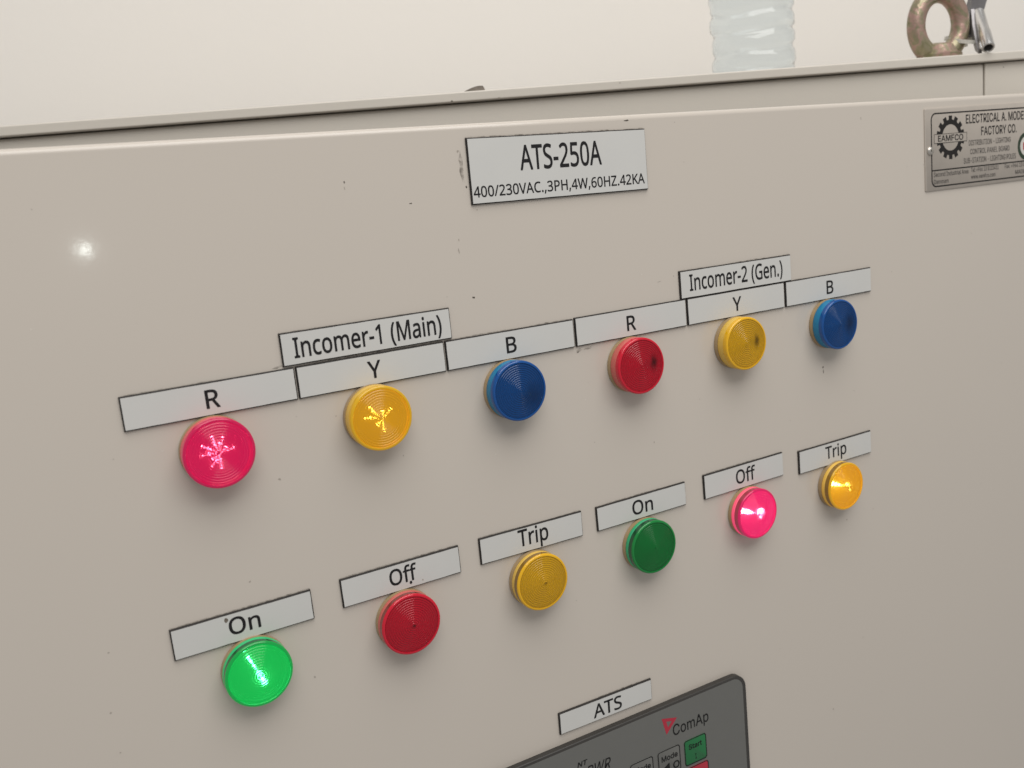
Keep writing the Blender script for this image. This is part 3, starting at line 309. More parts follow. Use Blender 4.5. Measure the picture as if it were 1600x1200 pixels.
# the wall behind
bm = bmesh.new()
for p in ((-4, 0, -1.2), (4, 0, -1.2), (4, 0, 2.2), (-4, 0, 2.2)): bm.verts.new(p)
bm.faces.new(bm.verts)
wall = link('wall', bm_mesh('wall', bm), M_WALL, None, cab(0, 470, 0), (0, 0, -AL)); wall.location.z = 0
tag(wall, kind='structure')

# chips and marks on the paint (parts of the door)
def chip(name, x, y, w, h, m, parent=door, rot=0.0, d=0.00004, n=11, to_local=True):
    verts = []
    for i in range(n):
        a = 2 * PI * i / n; k = random.uniform(0.6, 1.15)
        px, pz = math.cos(a) * w / 2 * k, math.sin(a) * h / 2 * k
        verts.append((px * math.cos(rot) - pz * math.sin(rot), 0, px * math.sin(rot) + pz * math.cos(rot)))
    me = bpy.data.meshes.new(name); me.from_pydata(verts, [], [tuple(range(n))]); me.update()
    return link(name, me, m, parent, W(x, y) + Vector((0, -d, 0)))
for (x, y, w, h, m, r) in (
        (2.243, 0.137, 2.0, 1.1, M_CHIP, -0.3), (1.877, -0.505, 1.6, 0.55, M_CHIP, 0), (1.461, -0.668, 0.7, 1.3, M_CHIP, 0),
        (1.458, -0.632, 0.5, 1.6, M_CHIPL, 0), (2.181, -0.245, 0.6, 1.3, M_CHIPL, 0), (2.173, -0.176, 0.7, 2.6, M_CHIPL, 0.1),
        (5.393, 1.145, 1.2, 1.2, M_CHIP, 0), (5.395, 1.180, 0.55, 3.4, M_CHIP, 0), (0.812, 1.05, 1.3, 1.0, M_CHIPL, 0),
        (0.183, 0.736, 1.4, 1.1, M_PAINT2, 0.3), (1.213, 0.735, 0.6, 0.6, M_CHIPL, 0), (0.968, 0.69, 0.6, 0.5, M_CHIPL, 0),
        (3.086, 1.301, 0.7, 0.5, M_CHIPL, 0), (3.613, 1.413, 0.6, 1.6, M_CHIPL, 0), (-0.286, 1.82, 0.8, 0.8, M_CHIPL, 0),
        (-0.335, 2.176, 0.8, 0.9, M_CHIPL, 0), (-0.326, 2.431, 0.9, 0.6, M_CHIPL, 0), (0.542, 1.633, 1.2, 0.7, M_CHIPL, 0.5),
        (0.845, 2.365, 0.8, 1.2, M_CHIPL, 0.2), (5.365, 4.255, 0.8, 1.6, M_CHIPL, 0), (5.611, 2.537, 1.4, 0.9, M_CHIPL, 0.3),
        (1.619, 1.079, 0.6, 0.9, M_CHIPL, 0), (3.764, 0.225, 2.6, 0.3, M_CHIPL, 0.15), (3.90, 0.20, 0.7, 0.6, M_CHIPL, 0),
        (2.335, -0.425, 0.5, 0.9, M_CHIPL, 0), (5.924, -0.84, 0.7, 1.6, M_CHIPL, 0), (2.25, -0.735, 0.8, 2.2, M_CHIPL, 0.6),
        (2.275, -0.575, 0.8, 1.2, M_CHIP, 0.3), (2.24, -0.80, 1.6, 1.0, M_CHIPL, 0.9),
        (3.574, -0.932, 3.4, 0.8, M_CHIP, 0.1), (4.0, -0.90, 0.7, 0.5, M_CHIPL, 0)):
    chip('paint_chip', x, y, w * mm, h * mm, m, rot=r)
M_FAINT = mat('faint_mark', (0.40, 0.36, 0.315), rough=0.7)
M_FAINTL = mat('faint_light_mark', (0.66, 0.61, 0.55), rough=0.5)
for _ in range(46):
    fx, fy = random.uniform(-0.8, 7.8), random.uniform(-0.85, 4.8)
    if any(abs(fx % 1 - 0.46) < 0.28 and abs(fy - yy) < 0.3 for yy in (0.78, 2.17)): continue
    chip('paint_chip', fx, fy, random.uniform(0.35, 0.9) * mm, random.uniform(0.3, 0.8) * mm, random.choice((M_FAINT, M_FAINT, M_FAINTL)), rot=random.uniform(0, 3))
chip('glue_mark', 3.02, 0.617, 3.2*mm, 1.9*mm, M_RES, rot=0.5)
chip('glue_mark', 3.10, 0.612, 6*mm, 1.4*mm, M_RES, rot=0.1)
chip('glue_mark', 0.90, 0.372, 5*mm, 1.2*mm, M_RES, rot=0.1)
chip('glue_mark', 2.255, -0.70, 2.2*mm, 14*mm, M_RES, n=17)

# ------------------------------------------------------------------ engraved plates
PT = 0.0185                       # plate thickness in door units (1.3 mm)
def plate_body(w, h, t, bev):
    bm = bmesh.new()
    v = [bm.verts.new(p) for p in ((-w/2,-h/2,0),(w/2,-h/2,0),(w/2,h/2,0),(-w/2,h/2,0),
                                   (-w/2,-h/2,t-bev),(w/2,-h/2,t-bev),(w/2,h/2,t-bev),(-w/2,h/2,t-bev),
                                   (-w/2+bev,-h/2+bev,t),(w/2-bev,-h/2+bev,t),(w/2-bev,h/2-bev,t),(-w/2+bev,h/2-bev,t))]
    for a, b in ((0, 4), (4, 8)):
        for i in range(4):
            j = (i + 1) % 4; bm.faces.new((v[a+i], v[a+j], v[b+j], v[b+i]))
    bm.faces.new(v[8:12]); bm.faces.new(v[3::-1])
    return bm_mesh('plate', bm)
def plate(rect, lines, label, rot=0.0, group='engraved label plates on the door', residue=True, bev=0.55*mm):
    x0, x1, y0, y1 = rect
    x1 = lift(x1, 0, PT)[0]; y1 = lift(0, y1, PT)[1]
    cx, cy = (x0 + x1) / 2, (y0 + y1) / 2
    w, h, t = (x1 - x0) * S, (y1 - y0) * S, PT * S
    t0 = empty('label_plate', W(cx, cy) + Vector((0, -0.00003, 0)), (PI / 2, 0, 0))
    t0.rotation_euler = (PI / 2, math.radians(rot), 0)
    tag(t0, label, 'label plate', group)
    link('plate_core', plate_body(w, h, t, bev), M_BLACK, t0)
    # white cap layer, slightly uneven rim
    e = bev * 0.92; fw, fh = w / 2 - e, h / 2 - e
    bm = bmesh.new()
    ring = []
    for (ax, ay, bx, by, n) in ((-fw,-fh,fw,-fh,14),(fw,-fh,fw,fh,4),(fw,fh,-fw,fh,14),(-fw,fh,-fw,-fh,4)):
        for k in range(n):
            u = k / n; j = 0 if k == 0 else random.uniform(-0.05, 0.05) * mm
            ring.append((ax + (bx-ax)*u + (j if ax == bx else 0), ay + (by-ay)*u + (j if ay == by else 0)))
    lo = [bm.verts.new((p[0], p[1], t - 0.02*mm)) for p in ring]; hi = [bm.verts.new((p[0], p[1], t + 0.02*mm)) for p in ring]
    bm.faces.new(hi); bm.faces.new(lo[::-1])
    for i in range(len(ring)):
        j = (i + 1) % len(ring); bm.faces.new((lo[i], lo[j], hi[j], hi[i]))
    link('white_face', bm_mesh('white_face', bm), M_WHITE, t0)
    verts, faces = [], []
    for (s, font, tx0, tx1, base, cap) in lines:
        if tx1 is not None: tx1 = (lift(tx1, 0, PT)[0] - cx) * S
        a0 = (lift(tx0, 0, PT)[0] - cx) * S
        bl = -(lift(0, base, PT)[1] - cy) * S
        text_mesh('', font, s, a0, tx1, bl, cap * S, bold=11.0, verts=verts, faces=faces)
    me = bpy.data.meshes.new('lettering'); me.from_pydata(verts, [], faces); me.update()
    link('lettering', me, M_INK, t0, (0, 0, t + 0.05*mm))
    if residue:                                  # dark glue squeezed out along the top edge
        n = 40; vs = []; fs = []
        hh = []; u = random.uniform(0, 0.4)
        for _ in range(n + 1):
            u = min(0.55, max(-0.25, u + random.gauss(0, 0.09))); hh.append(max(0.0, u) * mm)
        for i in range(n + 1):
            x = -w/2 + w * i / n; vs += [(x, h/2 - 0.2*mm, 0.02*mm), (x, h/2 + hh[i], 0.02*mm)]
        for i in range(n): fs.append((2*i, 2*i+2, 2*i+3, 2*i+1))
        me = bpy.data.meshes.new('glue_line'); me.from_pydata(vs, [], fs); me.update()
        link('glue_line', me, M_RES, t0)
    return t0

plate((2.298, 3.73, -0.874, -0.451), [('ATS-250A', 'N', 2.69, 3.338, -0.651, 0.156), ('400/230VAC.,3PH,4W,60HZ.42KA', 'N', 2.325, 3.697, -0.497, 0.068)],
      'largest white plate, two lines reading ATS-250A over 400/230VAC, near the top of the door', rot=0.5)
plate((0.93, 2.059, 0.176, 0.38), [('Incomer-1(Main)'.replace('(', ' (') , 'N', 1.012, 1.988, 0.336, 0.120)],
      'white plate reading Incomer-1 (Main) on top of the left Y plate')
plate((3.942, 5.083, 0.172, 0.384), [('Incomer-2 (Gen.)', 'N', 4.045, 4.985, 0.330, 0.119)],
      'white plate reading Incomer-2 (Gen.) on top of the right Y plate')
where = ['at the far left end, above the lit crimson lamp', 'under the Incomer-1 plate, above a lit amber lamp',
         'between the left Y plate and the right R plate', 'in the middle of the strip, above an unlit red lamp',
         'under the Incomer-2 plate, above an unlit amber lamp', 'at the far right end of the upper strip']
xs = [0.0, 1.0, 1.995, 2.998, 4.0, 5.0, 6.0]
for i, (ch, tx) in enumerate(zip('RYBRYB', (0.50, 1.50, 2.487, 3.487, 4.497, 5.505))):
    plate((lift(xs[i], 0, PT*0.5)[0] + 0.003, xs[i + 1] - 0.003, 0.388 - (0.006 if i > 2 else 0), 0.589), [(ch, 'N', tx, None, 0.543, 0.106)],
          'white plate reading %s %s' % (ch, where[i]), group='phase letter plates in the upper strip')
row2 = [((0.047, 0.900, 1.786, 1.987), 'On', 0.382, 0.567, 1.931, 0.104, 0.3, 'white plate reading On with a brown spot, above the lit green lamp'),
        ((1.086, 1.932, 1.774, 1.973), 'Off', 1.420, 1.610, 1.922, 0.106, 0.3, 'white plate reading Off above the unlit red lamp in the lower row'),
        ((2.078, 2.924, 1.772, 1.967), 'Trip', 2.388, 2.630, 1.914, 0.118, -0.5, 'white plate reading Trip above the unlit yellow lamp in the lower row'),
        ((3.040, 3.881, 1.781, 1.972), 'On', 3.371, 3.558, 1.929, 0.106, 0.3, 'white plate reading On above the unlit dark green lamp'),
        ((4.048, 4.902, 1.768, 1.973), 'Off', 4.390, 4.592, 1.926, 0.110, 0.6, 'white plate reading Off above the glowing pink lamp in the lower row'),
        ((5.062, 5.944, 1.797, 2.003), 'Trip', 5.386, 5.632, 1.940, 0.104, 0.4, 'white plate reading Trip above the lit orange lamp, lower right')]
R2P = []
for rect, s, a, b, base, cap, rt, lab in row2:
    R2P.append(plate(rect, [(s, 'N', a, b, base, cap)], lab, rot=-rt, group='status plates in the lower row'))
plate((2.564, 3.421, 3.261, 3.445), [('ATS', 'N', 2.875, 3.130, 3.414, 0.104)], 'white plate reading ATS just above the grey controller', rot=0.9)
# specks on plates
def speck(parent, x, y, w, h, m, rect):
    cx, cy = (rect[0] + rect[1]) / 2, (rect[2] + rect[3]) / 2
    n = 12; vs = [(w/2*mm*math.cos(2*PI*i/n)*random.uniform(.8,1.1), h/2*mm*math.sin(2*PI*i/n)*random.uniform(.8,1.1), 0) for i in range(n)]
    me = bpy.data.meshes.new('speck'); me.from_pydata(vs, [], [tuple(range(n))]); me.update()
    x, y = lift(x, y, PT)
    link('speck', me, m, parent, ((x-cx)*S, -(y-cy)*S, PT*S + 0.08*mm))
speck(R2P[0], 0.373, 1.833, 1.7, 2.3, M_FLAKE, row2[0][0])
speck(R2P[1], 1.566, 1.938, 1.4, 1.8, M_INK, row2[1][0])
speck(R2P[1], 1.651, 1.945, 0.7, 0.8, M_CHIPL, row2[1][0])

# ------------------------------------------------------------------ indicator lamps
LR = 14.3
def shell_profile(dome, ztop, ring, amp):
    """grooved front of the lens, an outward cone of fine concentric ridges"""
    prof = [(12.95, ztop - 0.5), (12.9, ztop - 0.05)]
    rmax = 12.75; n = int(rmax / ring * 8)
    for k in range(n + 1):
        r = rmax * (1 - k / n)
        z = ztop + dome * (1 - (r / rmax)) * 0.8 + dome * 0.2 * (1 - (r / rmax) ** 2) - 0.1
        prof.append((r, z + amp * math.cos(2 * PI * r / ring)))
    prof[-1] = (0.0, prof[-1][1])
    return [(r * mm, z * mm) for r, z in prof]
def rim_profile(z0, ztop):
    p = [(12.97, z0), (LR, z0)]
    for k in range(6):
        a = k / 5 * PI / 2; p.append((LR - 0.9 + 0.9 * math.cos(a), ztop - 0.9 + 0.9 * math.sin(a)))
    p += [(13.1, ztop), (12.97, ztop - 0.3)]
    return [(r * mm, z * mm) for r, z in p]
ME_LENS = {(1, True): lathe('lens', shell_profile(1.3, 10.1, 1.1, 0.16), 96, angle=70), (1, False): lathe('lens', shell_profile(1.3, 10.1, 1.0, 0.11), 96, angle=70),
           (2, True): lathe('lens', shell_profile(2.3, 9.1, 1.1, 0.13), 96, angle=70), (2, False): lathe('lens', shell_profile(2.3, 9.1, 1.0, 0.10), 96, angle=70)}
ME_RIM = {1: lathe('lens_rim', rim_profile(7.42, 10.1), 96, closed=True, angle=50), 2: lathe('lens_rim', rim_profile(8.15, 9.1), 96, closed=True, angle=50)}
ME_BASE = lathe('base_ring', [(0, 0), (13.9*mm, 0), (14.25*mm, 0.4*mm), (14.2*mm, 2.5*mm), (13.3*mm, 2.7*mm), (0, 2.7*mm)], 64, angle=40)
def collar(z1, flute):
    pr = [(12.9*mm, 2.75*mm), (13.9*mm, 2.75*mm), (14.15*mm, 3.1*mm), (14.15*mm, (z1-.4)*mm), (13.9*mm, z1*mm), (12.9*mm, z1*mm)]
    return lathe('collar', pr, 144, closed=True, angle=30, ribs=(72, 0.22*mm, 3.0*mm, (z1-.2)*mm) if flute else None)
ME_COLLAR = {1: collar(7.35, True), 2: collar(5.2, False)}
ME_GROOVE = lathe('groove_band', [(12.9*mm, 5.22*mm), (14.1*mm, 5.22*mm), (14.1*mm, 8.12*mm), (12.9*mm, 8.12*mm)], 96, closed=True, angle=30)
ME_CUP = lathe('reflector', [(0, 2.75*mm), (11.5*mm, 2.75*mm), (12.6*mm, 5.0*mm), (12.75*mm, 6.6*mm), (12.6*mm, 6.6*mm), (11.3*mm, 3.1*mm), (0, 3.1*mm)], 64, angle=40)
def led_mesh(r): return lathe('led', [(r*mm, 0.1*mm*r), (r*.75*mm, 0.75*mm*r), (0, 1.15*mm*r)], 10)
ME_LED = {k: led_mesh(k) for k in (0.3, 0.45, 0.6, 0.9, 1.3, 2.6)}
M_BASE = mat('tan_lamp_base', (0.36, 0.25, 0.13), rough=0.4, mottle=(200, 0.3, (0.40, 0.29, 0.16)))
ME_BASE.materials.append(M_BASE)
M_LED_OR_REFL = mat('led_off', (0.05, 0.045, 0.03), rough=0.35)  # unlit LEDs, and the added dark domes that imitate a reflection in upper lamps
# moulded plastic colours: lens, frosted collar, dark clear band
TINT = {'amber': ((0.90, 0.53, 0.014), (0.74, 0.48, 0.09), (0.24, 0.13, 0.02)),
        'crimson': ((0.66, 0.006, 0.080), (0.62, 0.14, 0.115), (0.22, 0.04, 0.03)),
        'red': ((0.62, 0.006, 0.028), (0.62, 0.14, 0.115), (0.22, 0.04, 0.03)),
        'yellow': ((0.82, 0.45, 0.010), (0.74, 0.48, 0.09), (0.24, 0.13, 0.02)),
        'blue': ((0.001, 0.072, 0.285), (0.008, 0.20, 0.39), (0.004, 0.05, 0.15)),
        'green': ((0.002, 0.21, 0.038), (0.03, 0.40, 0.17), (0.006, 0.07, 0.025))}
GLOW = {'red': (1.0, 0.006, 0.16), 'amber': (1.0, 0.47, 0.008), 'orange': (1.0, 0.40, 0.004), 'green': (0.0, 1.0, 0.16), 'pink': (1.0, 0.02, 0.21)}
def lens_mat(name, c, solid, translucent, emit=None, emit_s=0.0, rough=0.34, reflection_or_mark=None):
    """tinted clear plastic: part of the light is scattered in the plastic, part goes straight through"""
    m = bpy.data.materials.new(name); m.use_nodes = True
    nt = m.node_tree; b = nt.nodes['Principled BSDF']; out = nt.nodes['Material Output']
    b.inputs['Base Color'].default_value = (*c, 1); b.inputs['Roughness'].default_value = rough
    b.inputs['Specular IOR Level'].default_value = 0.22; b.inputs['Transmission Weight'].default_value = 1.0 - solid; b.inputs['IOR'].default_value = 1.49
    if emit:
        b.inputs['Emission Color'].default_value = (*emit, 1); b.inputs['Emission Strength'].default_value = emit_s
        m.cycles.emission_sampling = 'NONE'      # large faint glow: found by bounces, keeps the sampling on the LEDs
    if reflection_or_mark:                       # upper lamps: dark reflection painted into the lens colour; lower lamps: moulding mark: (x, y, rx, ry in mm, strength)
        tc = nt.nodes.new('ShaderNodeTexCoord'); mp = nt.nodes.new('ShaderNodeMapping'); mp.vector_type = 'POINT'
        sx_, sy_ = 1 / (reflection_or_mark[2] * mm), 1 / (reflection_or_mark[3] * mm)
        mp.inputs['Scale'].default_value = (sx_, sy_, 0); mp.inputs['Location'].default_value = (-reflection_or_mark[0] * mm * sx_, -reflection_or_mark[1] * mm * sy_, 0)
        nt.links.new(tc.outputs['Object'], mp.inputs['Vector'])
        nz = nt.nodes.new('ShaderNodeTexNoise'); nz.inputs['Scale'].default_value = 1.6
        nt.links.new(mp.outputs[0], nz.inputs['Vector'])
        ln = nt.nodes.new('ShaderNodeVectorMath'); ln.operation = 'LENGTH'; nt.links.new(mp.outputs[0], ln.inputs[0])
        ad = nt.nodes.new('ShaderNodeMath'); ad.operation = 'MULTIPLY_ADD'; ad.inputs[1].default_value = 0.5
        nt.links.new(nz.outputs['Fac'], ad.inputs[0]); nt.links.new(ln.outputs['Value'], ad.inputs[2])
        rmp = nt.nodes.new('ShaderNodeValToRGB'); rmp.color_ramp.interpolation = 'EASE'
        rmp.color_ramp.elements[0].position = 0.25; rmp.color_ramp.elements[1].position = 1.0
        k = 1 - reflection_or_mark[4]
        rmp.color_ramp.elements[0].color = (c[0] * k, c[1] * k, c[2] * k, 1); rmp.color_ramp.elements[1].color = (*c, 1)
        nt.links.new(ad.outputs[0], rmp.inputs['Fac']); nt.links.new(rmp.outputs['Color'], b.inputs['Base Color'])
    if translucent:
        tr = nt.nodes.new('ShaderNodeBsdfTranslucent'); tr.inputs['Color'].default_value = (*[min(1, v * 1.1 + 0.01) for v in c], 1)
        mx = nt.nodes.new('ShaderNodeMixShader'); mx.inputs['Fac'].default_value = translucent
        nt.links.new(b.outputs[0], mx.inputs[1]); nt.links.new(tr.outputs[0], mx.inputs[2]); nt.links.new(mx.outputs[0], out.inputs['Surface'])
    return m
def lamp(x, y, row, tint, label, leds=(), lit=None, glow=0.0, cup_glow=0.0, led_power=30.0, led_color=(1, 1, 1), skirt=0.0, led_or_reflection=None, reflection_or_mark=None):
    t0 = empty('indicator_lamp', W(x, y) + Vector((0, -0.00002, 0)), (PI / 2, 0, 0))
    tag(t0, label, 'indicator lamp', 'round pilot lamps on the door')
    c, cs, cd = TINT[tint]
    g = GLOW.get(lit, (0, 0, 0)); E = g if lit else None
    key = tint + '_' + (lit or 'off') + str(row) + str(int(x))
    link('base_ring', ME_BASE, None, t0)
    link('collar', ME_COLLAR[row].copy(), mat('collar_' + key, cs, rough=0.45, emit=E, emit_s=skirt), t0)
    link('lens', ME_LENS[(row, bool(lit))].copy(), lens_mat('lens_' + key, c, 0.22 if lit else 0.50, 0.07 if lit else 0.0, E, glow, 0.20 if lit else 0.16, reflection_or_mark), t0)
    link('lens_rim', ME_RIM[row].copy(), mat('rim_' + key, [v * (0.62 if lit else 0.95) for v in c], rough=0.14, spec=0.6, emit=E, emit_s=glow * 0.55), t0)
    if row == 2:
        link('groove_band', ME_GROOVE.copy(), mat('groove_' + key, cd, rough=0.2, spec=0.6, emit=E, emit_s=skirt * 0.25), t0)
    link('reflector', ME_CUP.copy(), mat('reflector_' + key, (0.06, 0.055, 0.05) if lit else (0.80, 0.78, 0.74), rough=0.4, emit=E, emit_s=cup_glow), t0)
    def at_(r, a, z): return (r*mm*math.cos(math.radians(a)), r*mm*math.sin(math.radians(a)), z*mm)
    for ch in t0.children:
        if ch.name.split('.')[0] in ('lens_rim', 'groove_band', 'reflector') and ch.data.materials[0]: ch.data.materials[0].cycles.emission_sampling = 'NONE'
    if lit:
        ml = mat('led_' + key, (0.9, 0.9, 0.9), rough=0.4, emit=led_color, emit_s=led_power)
        for (r, a, size, z) in leds: link('led', ME_LED[size].copy(), ml, t0, at_(r, a, z))
    for (r, a, size, z) in (led_or_reflection or ()):  # centred: unlit LED; off-centre in upper lamps: dark dome added to imitate a reflection
        link('led', ME_LED[size].copy(), M_LED_OR_REFL, t0, at_(r, a, z))
lamp(0.467, 0.786, 1, 'crimson', 'lit crimson lamp under the R plate at the left end of the upper row',
     [(r_, a, 0.3, 3.2) for a in (100, 150, 186, 244, 278, 0, 60) for r_ in (2.2, 4.8)], 'red', 0.30, 0.2, 150.0, (0.7, 1.0, 0.5), 0.12)
lamp(1.456, 0.777, 1, 'amber', 'lit amber lamp with bright star centre under the Incomer-1 Y plate',
     [(r_, a, 0.3, 3.2) for a in (122, 176, 292, 15) for r_ in (2.2, 4.6)], 'amber', 0.24, 0.16, 80.0, (1.0, 0.75, 0.5), 0.03)
lamp(2.442, 0.785, 1, 'blue', 'unlit deep blue lamp between the left amber lamp and the red one, upper row', led_or_reflection=[(5.4, -40, 2.6, 4.0)], reflection_or_mark=(6.5, -4.5, 12.0, 15.0, 0.45))  # unlit upper lenses: dark reflection painted into the colour, dark dome added beneath
lamp(3.448, 0.787, 1, 'red', 'unlit red lamp with painted dark reflection in the middle of the upper row', led_or_reflection=[(6.2, -8, 2.6, 4.0)], reflection_or_mark=(7.2, 0.4, 5.0, 8.5, 0.85))
lamp(4.444, 0.783, 1, 'yellow', 'unlit amber lamp with painted dark reflection under the Incomer-2 Y plate', led_or_reflection=[(6.2, -8, 2.6, 4.0)], reflection_or_mark=(6.6, 0.2, 4.2, 8.0, 0.78))
lamp(5.452, 0.785, 1, 'blue', 'unlit blue lamp at the right end of the upper row', led_or_reflection=[(6.2, -8, 2.6, 4.0)], reflection_or_mark=(7.0, -1.0, 8.0, 13.0, 0.62))
lamp(0.491, 2.170, 2, 'green', 'bright lit green lamp under the On plate at lower left',
     [(1.8, 290, 0.45, 4.2), (4.2, 290, 0.9, 4.2), (2.0, 112, 0.45, 4.2), (4.5, 112, 0.45, 4.2), (7.0, 112, 0.6, 4.2)], 'green', 0.36, 0.2, 110.0, (0.9, 1.0, 0.7), 0.13)
lamp(1.486, 2.163, 2, 'red', 'unlit red lamp under the Off plate in the lower row', led_or_reflection=[(0, 0, 0.9, 6.0)], reflection_or_mark=(0.2, -0.1, 2.2, 1.9, 0.85))
lamp(2.482, 2.162, 2, 'yellow', 'unlit yellow lamp under the Trip plate in the middle of the lower row', led_or_reflection=[(0, 0, 0.9, 6.0)], reflection_or_mark=(0.2, 0.0, 2.0, 1.6, 0.75))
lamp(3.453, 2.166, 2, 'green', 'unlit dark green lamp in the middle of the lower row', led_or_reflection=[(0, 0, 0.6, 9.3)])
lamp(4.485, 2.166, 2, 'crimson', 'glowing pink-red lamp under the right Off plate, casting a red halo',
     [(2.2, 160, 0.6, 4.2), (4.8, 160, 1.3, 4.2), (8.0, 160, 1.3, 4.2), (3.6, 345, 0.9, 4.2)], 'pink', 0.50, 0.3, 120.0, (0.5, 1.2, 0.55), 0.55)
lamp(5.481, 2.174, 2, 'amber', 'lit orange lamp under the Trip plate at the right end of the lower row',
     [(2.2, 160, 0.6, 4.2), (4.8, 160, 0.9, 4.2), (8.0, 160, 1.3, 4.2), (3.6, 345, 0.45, 4.2)], 'orange', 0.34, 0.2, 50.0, (1.1, 1.1, 1.1), 0.08)

# ------------------------------------------------------------------ controller below
M_BEZEL = mat('bezel_dark', (0.034, 0.031, 0.028), rough=0.5, bump=[(900, 0.03, 0.0005)])
M_CFACE = mat('controller_grey', (0.142, 0.141, 0.132), rough=0.42, mottle=(150, 0.3, (0.137, 0.136, 0.127)), bump=[(1200, 0.03, 0.0004)])
M_CLINE = mat('print_black', (0.010, 0.010, 0.010), rough=0.6, spec=0.25)
M_CRED = mat('print_red', (0.42, 0.02, 0.045), rough=0.5)
M_KEYG = mat('key_green', (0.01, 0.15, 0.045), rough=0.45)
M_KEYR = mat('key_red', (0.40, 0.02, 0.04), rough=0.45)
def rrect(w, h, r, n=8):
    out = []
    for (cx, cy, a0) in ((w/2-r, h/2-r, 0), (-w/2+r, h/2-r, 90), (-w/2+r, -h/2+r, 180), (w/2-r, -h/2+r, 270)):
        for k in range(n + 1):
            a = math.radians(a0 + 90 * k / n); out.append((cx + r*math.cos(a), cy + r*math.sin(a)))
    return out
def slab(name, loop, z0, z1, cham=0.0):
    bm = bmesh.new()
    lo = [bm.verts.new((p[0], p[1], z0)) for p in loop]; mi = [bm.verts.new((p[0], p[1], z1 - cham)) for p in loop]
    rows = [lo, mi]
    if cham:
        cx = sum(p[0] for p in loop)/len(loop); cy = sum(p[1] for p in loop)/len(loop)
        w = max(p[0] for p in loop)-cx; h = max(p[1] for p in loop)-cy
        rows.append([bm.verts.new((cx+(p[0]-cx)*(1-cham/w), cy+(p[1]-cy)*(1-cham/h), z1)) for p in loop])
    for A, B in zip(rows[:-1], rows[1:]):
        for i in range(len(loop)):
            j = (i + 1) % len(loop); bm.faces.new((A[i], A[j], B[j], B[i]))
    bm.faces.new(rows[-1]); bm.faces.new(lo[::-1])
    return bm_mesh(name, bm, True, 40)
def ring_mesh(name, outer, inner, z):
    v = [(p[0], p[1], z) for p in outer] + [(p[0], p[1], z) for p in inner]; n = len(outer)
    me = bpy.data.meshes.new(name); me.from_pydata(v, [], [(i, (i+1) % n, n + (i+1) % n, n + i) for i in range(n)]); me.update()
    return me
HB = 0.05
bx0, bx1, by0, by1 = 1.78, 4.328, 3.512, 5.22
bcx, bcy = (bx0+bx1)/2, (by0+by1)/2
ctrl = empty('controller', W(bcx, bcy) + Vector((0, -0.00003, 0)), (PI/2, 0, 0))
tag(ctrl, 'grey control unit with dark rounded bezel and green Start key at the bottom edge', 'controller')
link('bezel', slab('bezel', rrect((bx1-bx0)*S, (by1-by0)*S, 0.13*S), 0, HB*S, 0.35*mm), M_BEZEL, ctrl)
link('front_panel', slab('front_panel', rrect((bx1-bx0-0.075)*S, (by1-by0-0.05)*S, 0.10*S), HB*S-0.2*mm, HB*S+0.06*mm), M_CFACE, ctrl)
ZF = HB*S + 0.1*mm
def cp(x, y): 
    x, y = lift(x, y, HB); return (x-bcx)*S, -(y-bcy)*S
def ctext(name, s, x0, x1, base, cap, m, slant=0.0, bold=0.0, parent=ctrl, off=(0, 0), z=ZF):
    a = cp(x0, base); b = cp(x1, base)
    me = text_mesh(name, 'I', s, a[0]-off[0], b[0]-off[0], a[1]-off[1], cap*S, slant=slant, bold=bold)
    return link(name, me, m, parent, (0, 0, z))
ctext('brand_lettering', 'ComAp', 3.592, 3.955, 3.836, 0.092, M_CLINE, bold=8)
ctext('model_lettering', 'PWR', 2.765, 2.975, 3.862, 0.085, M_CLINE, slant=0.22, bold=6)
ctext('model_lettering', 'NT', 2.690, 2.770, 3.752, 0.038, M_CLINE, slant=0.22, bold=24)
# folded triangle emblem
tri = [cp(3.490, 3.648), cp(3.640, 3.690), cp(3.527, 3.800)]
tc_ = (sum(p[0] for p in tri)/3, sum(p[1] for p in tri)/3)
def tscale(k, dx=0, dy=0): return [(tc_[0]+(p[0]-tc_[0])*k+dx, tc_[1]+(p[1]-tc_[1])*k+dy) for p in tri]
link('emblem', ring_mesh('emblem', tri, tscale(0.36, 0.2*mm, 0.15*mm), ZF), M_CRED, ctrl)
def key(x0, x1, y0, y1, m, lines, name, label):
    a = cp(x0, y0); b = cp(x1, y1); w, h = b[0]-a[0], a[1]-b[1]
    ox, oy = (a[0]+b[0])/2, (a[1]+b[1])/2
    k = link(name, slab(name, rrect(w, h, 1.7*mm, 6), -0.1*mm, 0.18*mm, 0.1*mm), m, ctrl, (ox, oy, ZF - 0.04*mm))
    tag(k, label)
    link('key_outline', ring_mesh('key_outline', rrect(w, h, 1.7*mm, 6), rrect(w-1.2*mm, h-1.2*mm, 1.2*mm, 6), 0.21*mm), M_CLINE, k)
    for (s, tx0, tx1, base, cap) in lines:
        p = cp(tx0, base); q = cp(tx1, base)
        me = text_mesh('key_lettering', 'I', s, p[0]-ox, q[0]-ox, p[1]-oy, cap*S, bold=20)
        link('key_lettering', me, M_CLINE, k, (0, 0, 0.215*mm))
key(3.690, 3.917, 3.925, 4.150, M_KEYG, [('Start', 3.735, 3.868, 4.015, 0.042), ('I', 3.796, 3.806, 4.115, 0.045)], 'start_key', 'green key reading Start')
key(3.700, 3.925, 4.172, 4.40, M_KEYR, [], 'stop_key', 'red key below the green one')
key(3.424, 3.646, 3.922, 4.150, M_CFACE, [('Mode', 3.460, 3.618, 4.018, 0.045), ('◄ O', 3.46, 3.63, 4.115, 0.06)], 'mode_key', 'grey outlined key reading Mode')
